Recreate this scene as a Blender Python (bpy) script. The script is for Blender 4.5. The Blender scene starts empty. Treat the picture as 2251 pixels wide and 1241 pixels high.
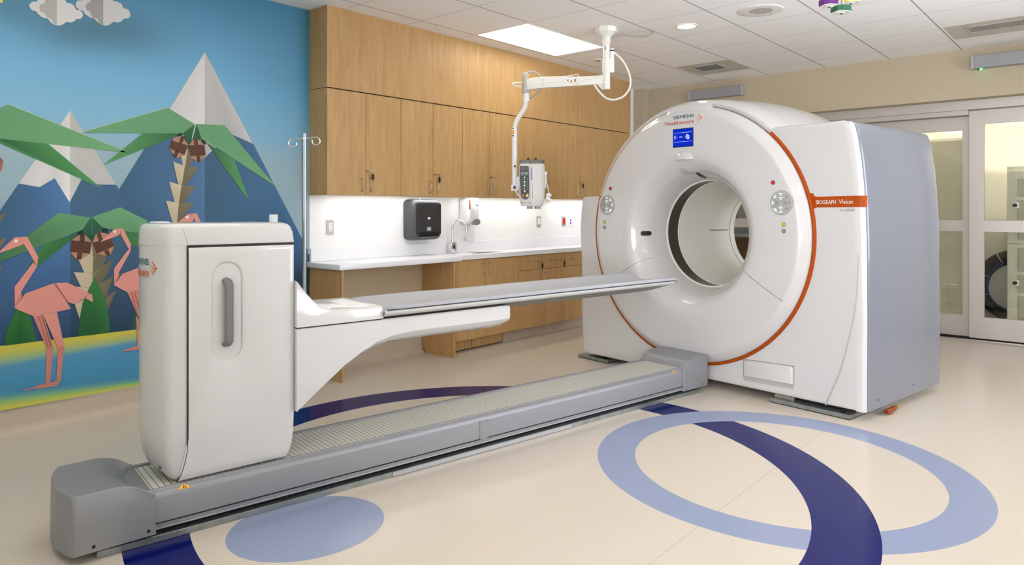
import bpy, bmesh, math, random
from mathutils import Vector, Matrix
random.seed(4)
PI = math.pi
C = bpy.context.scene.collection
R = math.radians
sin, cos = math.sin, math.cos

# ------------------------------------------------------------------ survey of the room
# metres; x runs along the cabinet wall, y towards it, z up; camera stands over the origin
EYE = 1.30
FOC, CX, HOR = 1542.0, 1125.5, 460.2
TH, TS = R(41.17), R(50.48)
SC = TH - TS                       # heading of the scanner's long axis in the room
FW = Vector((cos(TH), sin(TH), 0)); RT = Vector((sin(TH), -cos(TH), 0)); UP = Vector((0, 0, 1))
EYEP = Vector((0, 0, EYE))
SU = Vector((cos(SC), sin(SC), 0)); SV = Vector((-sin(SC), cos(SC), 0))

def ray(x, y): return FW + RT * ((x - CX) / FOC) + UP * ((HOR - y) / FOC)
def onplane(x, y, n, c):
    d = ray(x, y); n = Vector(n)
    return EYEP + d * ((c - n.dot(EYEP)) / n.dot(d))
def pz(x, y, z): return onplane(x, y, (0, 0, 1), z)
def py(x, y, Y): return onplane(x, y, (0, 1, 0), Y)
def px(x, y, X): return onplane(x, y, (1, 0, 0), X)
def s2w(u, v, z): return SU * u + SV * v + UP * z
def w2s(p): return Vector((p.dot(SU), p.dot(SV), p.z))
def pu(x, y, u): return w2s(onplane(x, y, SU, u))
def pv(x, y, v): return w2s(onplane(x, y, SV, v))

CEIL = 2.868; YW = 4.845; XF = 8.09; XL = -0.75; YN = -1.7
V0 = 3.195; Z0 = 1.117              # axis of the scanner bore

# ------------------------------------------------------------------ materials
def lin(c):
    return tuple(((x / 255) / 12.92 if x / 255 <= .04045 else ((x / 255 + .055) / 1.055) ** 2.4) for x in c)
def pm(name, rgb, rough=.5, metal=0, coat=0, spec=.5, trans=0, emit=None, es=0, noise=0, nscale=40, ior=1.45):
    m = bpy.data.materials.new(name); m.use_nodes = True
    nt = m.node_tree; b = nt.nodes['Principled BSDF']
    c = lin(rgb)
    b.inputs['Base Color'].default_value = (*c, 1)
    b.inputs['Roughness'].default_value = rough; b.inputs['Metallic'].default_value = metal
    b.inputs['Coat Weight'].default_value = coat; b.inputs['Coat Roughness'].default_value = .04
    b.inputs['Specular IOR Level'].default_value = spec
    b.inputs['Transmission Weight'].default_value = trans; b.inputs['IOR'].default_value = ior
    if emit:
        b.inputs['Emission Color'].default_value = (*lin(emit), 1); b.inputs['Emission Strength'].default_value = es
    if noise:
        tc = nt.nodes.new('ShaderNodeTexCoord'); n = nt.nodes.new('ShaderNodeTexNoise')
        n.inputs['Scale'].default_value = nscale; n.inputs['Detail'].default_value = 3
        r = nt.nodes.new('ShaderNodeValToRGB')
        r.color_ramp.elements[0].position = .3; r.color_ramp.elements[1].position = .7
        r.color_ramp.elements[0].color = (*[max(0, k * (1 - noise)) for k in c], 1)
        r.color_ramp.elements[1].color = (*[min(1, k * (1 + noise)) for k in c], 1)
        nt.links.new(tc.outputs['Object'], n.inputs['Vector']); nt.links.new(n.outputs['Fac'], r.inputs['Fac'])
        nt.links.new(r.outputs['Color'], b.inputs['Base Color'])
    return m

M = {}
M['white'] = pm('white_lacquer', (196, 194, 191), .22, coat=.6)
M['side'] = pm('shaded_white_lacquer', (112, 116, 124), .2, coat=.4)  # shade on the white side cover put into its base grey
M['ped'] = pm('pedestal_white', (200, 199, 196), .2, coat=.6)
M['gap'] = pm('seam_grey', (92, 92, 90), .6)
M['gapd'] = pm('seam_dark', (34, 34, 34), .6)
M['gask'] = pm('gasket_grey', (170, 168, 160), .5)
M['orange'] = pm('orange_trim', (158, 66, 0), .5, coat=0, spec=.2)
M['grey'] = pm('metallic_grey_paint', (140, 141, 144), .38, metal=.25, noise=.04, nscale=500)
M['lgrey'] = pm('rail_light_grey', (176, 178, 180), .35, metal=.35)
M['steel'] = pm('galvanised_steel', (150, 156, 152), .35, metal=.75, noise=.15, nscale=14)
M['black'] = pm('black_plastic', (24, 24, 25), .4)
M['soot'] = pm('black_gap', (10, 10, 10), .8)
M['handle'] = pm('dark_grey_handle', (112, 112, 112), .4)
M['mat'] = pm('grey_vinyl_pad', (172, 174, 178), .45, noise=.03, nscale=90)
M['pallet'] = pm('pallet_shell', (178, 177, 172), .35, coat=.15)
M['pallet_under'] = pm('pallet_underside', (120, 118, 112), .4)
M['chrome'] = pm('chrome', (225, 226, 228), .12, metal=1)
M['polesteel'] = pm('polished_steel', (170, 170, 172), .16, metal=1)
M['satin'] = pm('satin_nickel', (190, 184, 172), .3, metal=1)
M['ceiltrim'] = pm('white_enamel', (232, 230, 222), .4)
M['wallbeige'] = pm('beige_paint', (184, 172, 146), .7, noise=.012, nscale=3)
M['wallwhite'] = pm('white_paint', (240, 240, 238), .55)
M['wallgreige'] = pm('greige_paint', (198, 180, 150), .7, noise=.02, nscale=4)
M['cove'] = pm('cove_vinyl', (190, 176, 156), .5, noise=.14, nscale=420)
M['counter'] = pm('white_solid_surface', (240, 240, 243), .3, coat=.2)
M['counteredge'] = M['counter']
M['alu'] = pm('door_aluminium', (186, 180, 172), .45, metal=.35)
M['boxgrey'] = pm('grey_box', (150, 150, 152), .5)
M['toweldark'] = pm('smoked_plastic', (44, 44, 46), .18, coat=.6)
M['towelside'] = pm('dark_grey_plastic', (74, 74, 75), .35)
M['plwhite'] = pm('white_plastic', (236, 236, 238), .35)
M['plate'] = pm('steel_wallplate', (196, 194, 190), .4, metal=.4)
M['red'] = pm('red_rocker', (200, 38, 36), .4)
M['redbtn'] = pm('red_button', (178, 34, 38), .35)
M['yellowbtn'] = pm('yellow_button', (226, 206, 30), .4)
M['greybtn'] = pm('grey_button', (132, 134, 134), .4)
M['panelgrey'] = pm('control_grey', (158, 158, 152), .5)
M['led'] = pm('led_white', (235, 235, 250), .4, emit=(215, 218, 255), es=1.2)
M['iconoff'] = pm('icon_grey', (92, 92, 92), .5)
M['screen'] = pm('screen_blue', (0, 16, 110), .35, spec=.15, emit=(0, 40, 185), es=.8)
M['scrmark'] = pm('screen_marks', (200, 215, 255), .3, emit=(200, 215, 255), es=1.0)
M['teal'] = pm('logo_teal', (10, 96, 112), .5)
M['lorange'] = pm('logo_orange', (210, 92, 22), .5)
M['txtwhite'] = pm('lettering_white', (240, 236, 230), .5)
M['txtblack'] = pm('lettering_grey', (58, 58, 58), .5)
M['amber'] = pm('warning_amber', (240, 178, 20), .5)
M['cream'] = pm('cream_enamel', (226, 226, 216), .4, coat=.2)
M['taupe'] = pm('taupe_enamel', (176, 174, 164), .4)
M['cablew'] = pm('white_cable', (226, 224, 214), .5)
M['cableg'] = pm('grey_cable', (156, 154, 146), .5)
M['purple'] = pm('purple_block', (96, 22, 116), .4)
M['yellow'] = pm('yellow_block', (232, 214, 20), .4)
M['green'] = pm('green_block', (22, 92, 60), .4)
M['pipe'] = pm('copper', (176, 98, 56), .3, metal=.9)
M['brass'] = pm('brass', (190, 160, 90), .3, metal=.9)
M['rack'] = pm('rack_paint', (204, 204, 192), .5)
M['cabbeige'] = pm('equipment_beige', (206, 202, 186), .5)
M['roomcream'] = pm('cream_wall', (249, 246, 238), .6)
M['hose'] = pm('black_rubber', (28, 28, 28), .6)
M['blue'] = pm('blue_jack', (30, 60, 160), .4)
M['bluebtn'] = pm('blue_key', (70, 160, 220), .4)
M['greenbtn'] = pm('green_key', (110, 190, 40), .4)
M['keydark'] = pm('keypad_dark', (66, 66, 66), .45)
M['keyblack'] = pm('keypad_black', (28, 30, 34), .4)
M['topdark'] = pm('injector_top', (112, 106, 98), .4)
M['injgrey'] = pm('injector_shell', (212, 211, 206), .35)
M['coolgrey'] = pm('cool_grey_case', (110, 118, 134), .5)
M['darkwood'] = pm('dark_desk', (96, 70, 44), .5)
M['amberglass'] = pm('amber_glass', (150, 92, 60), .3)
M['lamp'] = pm('lamp_diffuser', (255, 255, 250), .5, emit=(255, 251, 243), es=5)
M['lampd'] = pm('downlight_glow', (255, 255, 250), .5, emit=(255, 246, 230), es=14)
M['lampu'] = pm('undercabinet_glow', (255, 255, 250), .5, emit=(255, 255, 255), es=10)
M['lampw'] = pm('warm_lamp', (255, 255, 250), .5, emit=(255, 247, 232), es=78)
M['greenled'] = pm('green_led', (60, 255, 120), .4, emit=(60, 255, 120), es=9)
M['acoustic'] = pm('speaker_grille', (196, 194, 186), .7)
M['ventgrey'] = pm('vent_panel', (196, 190, 178), .6)
M['ventdark'] = pm('vent_slats', (186, 183, 177), .6)

def glass_mat(name, tint, rough=0.0):
    m = bpy.data.materials.new(name); m.use_nodes = True
    nt = m.node_tree; nt.nodes.clear()
    o = nt.nodes.new('ShaderNodeOutputMaterial'); t = nt.nodes.new('ShaderNodeBsdfTransparent')
    g = nt.nodes.new('ShaderNodeBsdfGlossy'); f = nt.nodes.new('ShaderNodeFresnel'); mx = nt.nodes.new('ShaderNodeMixShader')
    t.inputs['Color'].default_value = (*lin(tint), 1); g.inputs['Roughness'].default_value = rough
    f.inputs['IOR'].default_value = 1.5
    nt.links.new(f.outputs[0], mx.inputs[0]); nt.links.new(t.outputs[0], mx.inputs[1]); nt.links.new(g.outputs[0], mx.inputs[2])
    nt.links.new(mx.outputs[0], o.inputs['Surface'])
    return m
M['glass'] = glass_mat('door_glass', (246, 247, 242))
M['plexi'] = pm('smoked_acrylic', (58, 54, 42), .18, spec=.35)

class N:                                       # tiny node-graph helper
    def __init__(s, m): s.nt = m.node_tree
    def val(s, v):
        n = s.nt.nodes.new('ShaderNodeValue'); n.outputs[0].default_value = v; return n.outputs[0]
    def math(s, op, a, b=None, c=None):
        n = s.nt.nodes.new('ShaderNodeMath'); n.operation = op
        for i, k in enumerate((a, b, c)):
            if k is None: continue
            if isinstance(k, (int, float)): n.inputs[i].default_value = k
            else: s.nt.links.new(k, n.inputs[i])
        return n.outputs[0]
    def mix(s, f, a, b):
        n = s.nt.nodes.new('ShaderNodeMix'); n.data_type = 'RGBA'
        for i, k in ((0, f), (6, a), (7, b)):
            if isinstance(k, tuple): n.inputs[i].default_value = (*k[:3], 1)
            elif isinstance(k, (int, float)): n.inputs[i].default_value = k
            else: s.nt.links.new(k, n.inputs[i])
        return n.outputs[2]
    def noise(s, vec, scale, detail=2, rough=.5, dist=0):
        n = s.nt.nodes.new('ShaderNodeTexNoise'); n.inputs['Scale'].default_value = scale
        n.inputs['Detail'].default_value = detail; n.inputs['Roughness'].default_value = rough
        n.inputs['Distortion'].default_value = dist
        s.nt.links.new(vec, n.inputs['Vector']); return n.outputs['Fac']
    def coord(s):
        n = s.nt.nodes.new('ShaderNodeNewGeometry'); return n.outputs['Position']
    def sep(s, v):
        n = s.nt.nodes.new('ShaderNodeSeparateXYZ'); s.nt.links.new(v, n.inputs[0]); return n.outputs
    def mapv(s, v, scale, rot=(0, 0, 0)):
        n = s.nt.nodes.new('ShaderNodeMapping'); n.inputs['Scale'].default_value = scale; n.inputs['Rotation'].default_value = rot
        s.nt.links.new(v, n.inputs['Vector']); return n.outputs[0]
    def ramp(s, f, els):
        n = s.nt.nodes.new('ShaderNodeValToRGB'); cr = n.color_ramp
        while len(cr.elements) < len(els): cr.elements.new(.5)
        for e, (p, c) in zip(cr.elements, els): e.position = p; e.color = (*c, 1)
        s.nt.links.new(f, n.inputs[0]); return n.outputs[0]

def wood(name, base, dark, light):
    m = pm(name, base, .38, spec=.3); g = N(m); v = g.coord()
    a = g.noise(g.mapv(v, (9, 9, .8)), 3.0, 4, .6, .8)
    b = g.noise(g.mapv(v, (90, 90, 3.0)), 2.0, 3, .6)
    c = g.ramp(a, [(.32, lin(dark)), (.52, lin(base)), (.72, lin(light))])
    d = g.ramp(b, [(.35, tuple(k * .90 for k in (1, 1, 1))), (.6, (1, 1, 1))])
    mm = g.nt.nodes.new('ShaderNodeMix'); mm.data_type = 'RGBA'; mm.blend_type = 'MULTIPLY'; mm.inputs[0].default_value = .8
    g.nt.links.new(c, mm.inputs[6]); g.nt.links.new(d, mm.inputs[7])
    g.nt.links.new(mm.outputs[2], g.nt.nodes['Principled BSDF'].inputs['Base Color'])
    return m
M['wood'] = wood('maple_laminate', (192, 155, 104), (182, 144, 93), (199, 163, 114))

# ------------------------------------------------------------------ mesh helpers
def box(bm, x0, x1, y0, y1, z0, z1, bev=0, seg=2):
    r = bmesh.ops.create_cube(bm, size=1)
    for v in r['verts']:
        v.co = Vector((x0 + (v.co.x + .5) * (x1 - x0), y0 + (v.co.y + .5) * (y1 - y0), z0 + (v.co.z + .5) * (z1 - z0)))
    if bev:
        es = list({e for v in r['verts'] for e in v.link_edges})
        bmesh.ops.bevel(bm, geom=es, offset=bev, segments=seg, affect='EDGES', profile=.5)
def loft(bm, secs, closed=True, cap=True):
    rows = [[bm.verts.new(p) for p in s] for s in secs]
    n = len(rows[0])
    for a, b in zip(rows, rows[1:]):
        for i in range(n if closed else n - 1):
            j = (i + 1) % n
            try: bm.faces.new((a[i], a[j], b[j], b[i]))
            except ValueError: pass
    if cap:
        for r_ in (rows[0], rows[-1]):
            try: bm.faces.new(r_)
            except ValueError: pass
    return rows
AX = {'x': lambda a, p: (a, p[0], p[1]), 'y': lambda a, p: (p[0], a, p[1]), 'z': lambda a, p: (p[0], p[1], a)}
def prism(bm, pts, axis, a0, a1, bev=0):
    f = AX[axis]
    rows = loft(bm, [[f(a0, p) for p in pts], [f(a1, p) for p in pts]])
    if bev:
        es = list({e for r_ in rows for v in r_ for e in v.link_edges})
        bmesh.ops.bevel(bm, geom=es, offset=bev, segments=2, affect='EDGES', profile=.5)
def frame_of(d):
    d = Vector(d).normalized(); a = Vector((0, 0, 1)) if abs(d.z) < .9 else Vector((1, 0, 0))
    x = d.cross(a).normalized(); return d, x, d.cross(x).normalized()
def cyl(bm, p0, p1, r0, r1=None, n=24, cap=True):
    p0, p1 = Vector(p0), Vector(p1); r1 = r0 if r1 is None else r1
    d, x, y = frame_of(p1 - p0)
    loft(bm, [[p + (x * cos(t) + y * sin(t)) * r for t in [2 * PI * i / n for i in range(n)]] for p, r in ((p0, r0), (p1, r1))], cap=cap)
def smoothpath(pts, k=6):
    pts = [Vector(p) for p in pts]; out = []
    for i in range(len(pts) - 1):
        a = pts[max(i - 1, 0)]; b = pts[i]; c = pts[i + 1]; d = pts[min(i + 2, len(pts) - 1)]
        for j in range(k):
            t = j / k
            out.append(.5 * ((2 * b) + (c - a) * t + (2 * a - 5 * b + 4 * c - d) * t * t + (3 * b - a - 3 * c + d) * t ** 3))
    out.append(pts[-1]); return out
def tube(bm, pts, r, n=10, k=6, cap=True, flat=None):
    P = smoothpath(pts, k) if k else [Vector(p) for p in pts]
    d, x, y = frame_of(P[1] - P[0]); secs = []
    for i, p in enumerate(P):
        t = (P[min(i + 1, len(P) - 1)] - P[max(i - 1, 0)]).normalized()
        x = (x - t * x.dot(t)).normalized(); y = t.cross(x)
        rr = r[0] + (r[1] - r[0]) * i / (len(P) - 1) if isinstance(r, tuple) else r
        secs.append([p + (x * cos(a) + y * sin(a)) * rr for a in [2 * PI * q / n for q in range(n)]])
    loft(bm, secs, cap=cap)
def lathe(bm, prof, c, axis, n=64, a0=0, a1=2 * PI, cap=False):
    """prof: (along, radius); c: point on axis; axis 'x','y','z'. angle 0 = +z (or +x for z axis), turning to +first"""
    full = abs(a1 - a0 - 2 * PI) < 1e-6
    m = n if full else n + 1
    secs = []
    for i in range(m):
        t = a0 + (a1 - a0) * i / n; s_, c_ = sin(t), cos(t); sec = []
        for al, r in prof:
            if axis == 'x': sec.append(Vector((c[0] + al, c[1] + r * s_, c[2] + r * c_)))
            elif axis == 'y': sec.append(Vector((c[0] + r * s_, c[1] + al, c[2] + r * c_)))
            else: sec.append(Vector((c[0] + r * c_, c[1] + r * s_, c[2] + al)))
        secs.append(sec)
    if full: secs.append(secs[0])
    loft(bm, secs, closed=cap == 'ring', cap=(not full) and bool(cap))
    bmesh.ops.remove_doubles(bm, verts=bm.verts, dist=1e-6)
def sphere(bm, c, r, sc=(1, 1, 1), n=16):
    q = bmesh.ops.create_uvsphere(bm, u_segments=n, v_segments=n // 2, radius=r)
    for v in q['verts']: v.co = Vector((v.co.x * sc[0] + c[0], v.co.y * sc[1] + c[1], v.co.z * sc[2] + c[2]))
def torus(bm, c, r, t, axis='x', n=32, m=10, a0=0, a1=2 * PI):
    lathe(bm, [(t * sin(2 * PI * i / m), r + t * cos(2 * PI * i / m)) for i in range(m)] + [(0, r + t)] if False else
          [(t * sin(2 * PI * i / m), r + t * cos(2 * PI * i / m)) for i in range(m)], c, axis, n, a0, a1, cap='ring')
def poly(bm, pts):
    try: return bm.faces.new([bm.verts.new(p) for p in pts])
    except ValueError: return None
def BM(): return bmesh.new()

# ------------------------------------------------------------------ object helpers
ORG = Vector((0, 0, 0))
def obj(name, bm, mat, parent=None, ang=35, loc=None, rot=0, recalc=True):
    """link one mesh object; a parented mesh is stored relative to ORG, the base of its thing"""
    o_ = ORG if parent is not None else (loc if loc is not None else Vector((0, 0, 0)))
    bmesh.ops.remove_doubles(bm, verts=bm.verts, dist=1e-6)
    bmesh.ops.translate(bm, verts=bm.verts, vec=-Vector(o_))
    if recalc: bmesh.ops.recalc_face_normals(bm, faces=bm.faces)
    me = bpy.data.meshes.new(name); bm.to_mesh(me); bm.free()
    for p in me.polygons: p.use_smooth = True
    me.set_sharp_from_angle(angle=R(ang))
    for mm in (mat if isinstance(mat, (list, tuple)) else [mat]): me.materials.append(mm)
    o = bpy.data.objects.new(name, me); C.objects.link(o)
    if parent is not None: o.parent = parent
    return o
def tag(o, label, cat, group=None):
    o['label'] = label; o['category'] = cat
    if group: o['group'] = group
    return o
def thing(name, label, cat, org, frame='room', group=None):
    global ORG
    ORG = Vector(org)
    o = bpy.data.objects.new(name, None); C.objects.link(o); o.empty_display_size = .05
    if frame == 'scan': o.location = s2w(*org); o.rotation_euler = (0, 0, SC)
    elif frame == 'view': o.location = FW * org[1] + RT * org[0] + UP * org[2]; o.rotation_euler = (0, 0, TH - PI / 2)
    else: o.location = org
    return tag(o, label, cat, group)
def single(name, bm, mat, label, cat, org, group=None, frame='room', **k):
    """a thing that is one mesh"""
    o = obj(name, bm, mat, None, loc=Vector(org), **k)
    if frame == 'scan': o.location = s2w(*org); o.rotation_euler = (0, 0, SC)
    else: o.location = org
    return tag(o, label, cat, group)
def struct(name, bm, mat, **k):
    o = obj(name, bm, mat, **k); o['kind'] = 'structure'; return o

def text_faces(s, bold=False):
    cu = bpy.data.curves.new('t', 'FONT'); cu.body = s; cu.size = 1
    o = bpy.data.objects.new('t', cu); C.objects.link(o)
    dg = bpy.context.evaluated_depsgraph_get(); dg.update()
    me = bpy.data.meshes.new_from_object(o.evaluated_get(dg))
    vs = [v.co.copy() for v in me.vertices]; fs = [list(p.vertices) for p in me.polygons]
    bpy.data.objects.remove(o); bpy.data.curves.remove(cu); bpy.data.meshes.remove(me)
    x0 = min(v.x for v in vs); x1 = max(v.x for v in vs); y0 = min(v.y for v in vs); y1 = max(v.y for v in vs)
    return [((v.x - x0) / (x1 - x0), (v.y - y0) / (y1 - y0)) for v in vs], fs
def lettering(bm, s, fn, bold=False):
    """fn maps (0..1, 0..1) in the text's box to a point"""
    vs, fs = text_faces(s, bold)
    w = .055 / max(2, len(s))                       # stroke weight: the outline is struck again a little to the side
    for sh in ((0, w * .5, w) if bold else (0,)):
        V = [bm.verts.new(fn(a * (1 - w) + sh if bold else a, b)) for a, b in vs]
        for f in fs:
            try: bm.faces.new([V[i] for i in f])
            except ValueError: pass

# ------------------------------------------------------------------ the room shell
def floor_material():
    m = pm('floor_vinyl', (212, 203, 189), .2, coat=0, spec=.22); g = N(m)
    P = g.coord(); x, y, _ = g.sep(P)
    def ell(c, cxx, cxy, cyy):
        dx = g.math('SUBTRACT', x, c[0]); dy = g.math('SUBTRACT', y, c[1])
        q = g.math('ADD', g.math('MULTIPLY', g.math('MULTIPLY', dx, dx), cxx), g.math('MULTIPLY', g.math('MULTIPLY', dy, dy), cyy))
        q = g.math('ADD', q, g.math('MULTIPLY', g.math('MULTIPLY', dx, dy), cxy))
        return g.math('LESS_THAN', q, 1.0)
    def ring(o, i): return g.math('MULTIPLY', ell(*o), g.math('SUBTRACT', 1.0, ell(*i)))
    light = ring(ELL['lo'], ELL['li']); dark = ring(ELL['do'], ELL['di']); dot = ell(*ELL['dot'])
    n1 = g.noise(g.mapv(P, (1, 1, 1)), 330, 2, .7); n2 = g.noise(P, 900, 1, .5); n3 = g.noise(P, 1.3, 3)
    base = g.ramp(n1, [(.25, lin((182, 171, 155))), (.5, lin((203, 193, 178))), (.75, lin((216, 208, 195)))])
    base = g.mix(g.math('MULTIPLY', n3, .18), base, lin((190, 179, 163)))
    # welded sheet joint
    t = g.math('ADD', g.math('MULTIPLY', x, JOINT[0]), g.math('ADD', g.math('MULTIPLY', y, JOINT[1]), JOINT[2]))
    seam = g.math('LESS_THAN', g.math('ABSOLUTE', t), .0022)
    base = g.mix(g.math('MULTIPLY', seam, .55), base, lin((166, 152, 130)))
    lb = g.ramp(n1, [(.3, lin((126, 136, 164))), (.7, lin((152, 161, 186)))])
    db = g.ramp(n1, [(.3, lin((0, 10, 84))), (.7, lin((4, 18, 96)))])
    base = g.mix(dot, base, lb)
    near = g.math('LESS_THAN', y, 1.45)
    c = g.mix(dark, base, db); c = g.mix(light, c, lb)              # light ring over dark at the far crossing
    c2 = g.mix(light, base, lb); c2 = g.mix(dark, c2, db)           # and under it at the near one
    col = g.mix(near, c, c2)
    b = g.nt.nodes['Principled BSDF']; g.nt.links.new(col, b.inputs['Base Color'])
    r = g.ramp(n2, [(.3, (.17,) * 3), (.7, (.25,) * 3)]); g.nt.links.new(r, b.inputs['Roughness'])
    bp = g.nt.nodes.new('ShaderNodeBump'); bp.inputs['Strength'].default_value = .04; bp.inputs['Distance'].default_value = .002
    g.nt.links.new(g.noise(P, 60, 3), bp.inputs['Height']); g.nt.links.new(bp.outputs[0], b.inputs['Normal'])
    return m
ELL = {'lo': ((3.591, 1.338), 1.169, 0, 1.169), 'li': ((3.582, 1.325), 1.88, 0, 1.88), 'do': ((2.59, 2.364), .358, 0, .358),
       'di': ((2.584, 2.356), .495, 0, .495), 'dot': ((1.62, 2.537), 10.8, 0, 10.8)}
ELL = {'lo': ((3.5908, 1.3405), 1.1908, -0.0921, 1.1513), 'li': ((3.5805, 1.3263), 1.9319, -0.1375, 1.8351), 'do': ((2.5901, 2.3567), 0.3721, -0.0034, 0.3457), 'di': ((2.5785, 2.3438), 0.5068, -0.0282, 0.4793), 'dot': ((1.6188, 2.5319), 9.9975, 0.5159, 12.0367)}
_a, _b = pz(1425, 1241, 0), pz(1810, 946, 0)
_n = Vector((-(_b - _a).y, (_b - _a).x, 0)).normalized()
JOINT = (_n.x, _n.y, -_n.dot(_a))
bm = BM(); box(bm, XL, XF + .45, YN, YW, -.05, 0); struct('floor', bm, floor_material())
bm = BM(); box(bm, XF + .45, 10.2, -1.2, YW, -.05, 0); struct('floor_equipment_room', bm, pm('equipment_floor', (186, 176, 158), .4, noise=.06, nscale=200))

def ceiling_material():
    m = pm('acoustic_tiles', (247, 246, 243), .85); g = N(m); x, y, _ = g.sep(g.coord())
    def line(c, off, pitch, w):
        t = g.math('MODULO', g.math('ADD', g.math('SUBTRACT', c, off), pitch * 40), pitch)
        return g.math('LESS_THAN', g.math('ABSOLUTE', g.math('SUBTRACT', t, pitch / 2)), w)
    lx = line(y, 1.21 - .32, .64, .0055); ly = line(x, 3.275 - .3135, .627, .0034)
    n = g.noise(g.coord(), 120, 4, .7)
    base = g.ramp(n, [(.3, lin((240, 239, 236))), (.6, lin((249, 248, 246)))])
    c = g.mix(g.math('MULTIPLY', ly, .6), base, lin((140, 136, 128))); c = g.mix(g.math('MULTIPLY', lx, .75), c, lin((112, 108, 102)))
    g.nt.links.new(c, g.nt.nodes['Principled BSDF'].inputs['Base Color']); return m
bm = BM(); box(bm, XL, XF, YN, YW, CEIL, CEIL + .08); struct('ceiling', bm, ceiling_material())
bm = BM()
box(bm, XL, 3.115, YW, YW + .1, 0, CEIL)
struct('wall_back', bm, M['wallwhite'])
bm = BM(); box(bm, 3.115, XF + .5, YW, YW + .1, 0, .86); struct('wall_back_lower', bm, M['wallgreige'])
bm = BM(); box(bm, 3.115, XF + .5, YW, YW + .1, .8605, CEIL); struct('wall_back_upper', bm, M['wallwhite'])
bm = BM()
box(bm, XF, XF + .18, 4.02, YW, 0, 2.386); box(bm, XF, XF + .18, YN, YW, 2.386, CEIL); box(bm, XF, XF + .18, YN, -.15, 0, 2.386)
struct('wall_right', bm, M['wallbeige'])
ADDED_WIN = [('wall_left', 'x', XL - .1, XL, -1.6, 1.2, .5, 2.7, YN, YW, (250, 250, 250)), ('wall_front', 'y', YN - .1, YN, 3.6, 7.0, .8, 2.7, XL, XF, (216, 217, 220))]  # openings added in the unseen walls to let in fill light
def wall_with_added_window(k, name, ax, a, c, w0, w1, z0, z1, e0, e1, tint):
    bx = (lambda b, p0, p1, q0, q1, d0=a, d1=c: box(b, d0, d1, p0, p1, q0, q1)) if ax == 'x' else (lambda b, p0, p1, q0, q1, d0=a, d1=c: box(b, p0, p1, d0, d1, q0, q1))
    b = BM(); bx(b, e0, e1, 0, z0); bx(b, e0, e1, z1, CEIL); bx(b, e0, w0, z0, z1); bx(b, w1, e1, z0, z1); struct(name, b, M['wallpaint'])
    b = BM(); m_ = (a + c) / 2; n = 3 if w1 - w0 < 5 else 4; t_ = .03
    for i in range(n + 1): x_ = w0 + (w1 - w0 - t_ * 2) * i / n; bx(b, x_, x_ + 2 * t_, z0, z1, m_ - .03, m_ + .03)
    bx(b, w0, w1, z0, z0 + .05, m_ - .031, m_ + .031); bx(b, w0, w1, z1 - .05, z1, m_ - .031, m_ + .031)
    w_ = struct('window_%d' % k, b, M['ceiltrim'])
    b = BM(); bx(b, w0 + .01, w1 - .01, z0 + .01, z1 - .01, m_ - .003, m_ + .003); p = obj('pane', b, glass_mat('window_glass', tint), w_)
    p.matrix_parent_inverse = Matrix.Identity(4)
    L = bpy.data.lights.new('portal', 'AREA'); L.shape = 'RECTANGLE'; L.size = w1 - w0; L.size_y = z1 - z0; L.cycles.is_portal = True
    o = bpy.data.objects.new('window_portal', L); C.objects.link(o); mid = (w0 + w1) / 2
    if ax == 'x': o.location = (a - .02, mid, (z0 + z1) / 2); o.rotation_euler = (PI / 2, 0, -PI / 2)
    else: o.location = (mid, a - .02, (z0 + z1) / 2); o.rotation_euler = (PI / 2, 0, 0)
    # area lights shine along their local -z
    d = Vector((1, 0, 0)) if ax == 'x' else Vector((0, 1, 0)); o.rotation_euler = d.to_track_quat('-Z', 'Z').to_euler()
M['wallpaint'] = pm('front_wall_paint', (238, 237, 233), .7)
for k, w_ in enumerate(ADDED_WIN): wall_with_added_window(k + 1, *w_)
bm = BM(); box(bm, 7.955, XF, 4.70, YW, 0, CEIL); struct('wall_chase', bm, M['wallbeige'])
# cove base under the mural
bm = BM()
pr = [(YW, 0), (YW - .05, 0), (YW - .036, .006), (YW - .02, .018), (YW - .011, .036), (YW - .008, .06), (YW - .008, .146), (YW, .148)]
prism(bm, [(a, b) for a, b in pr], 'x', XL, 3.12); struct('baseboard_back', bm, M['cove'])
bm = BM(); prism(bm, [(a - .0, b) for a, b in pr], 'x', 3.135, 4.285); struct('baseboard_knee_space', bm, M['cove'])
bm = BM(); box(bm, XL, 3.112, YW - .012, YW, .146, .152); struct('trim_1', bm, M['satin'])
# white splash wall is part of wall_back_upper; narrow strip beside the cabinets stays greenish white

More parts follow.
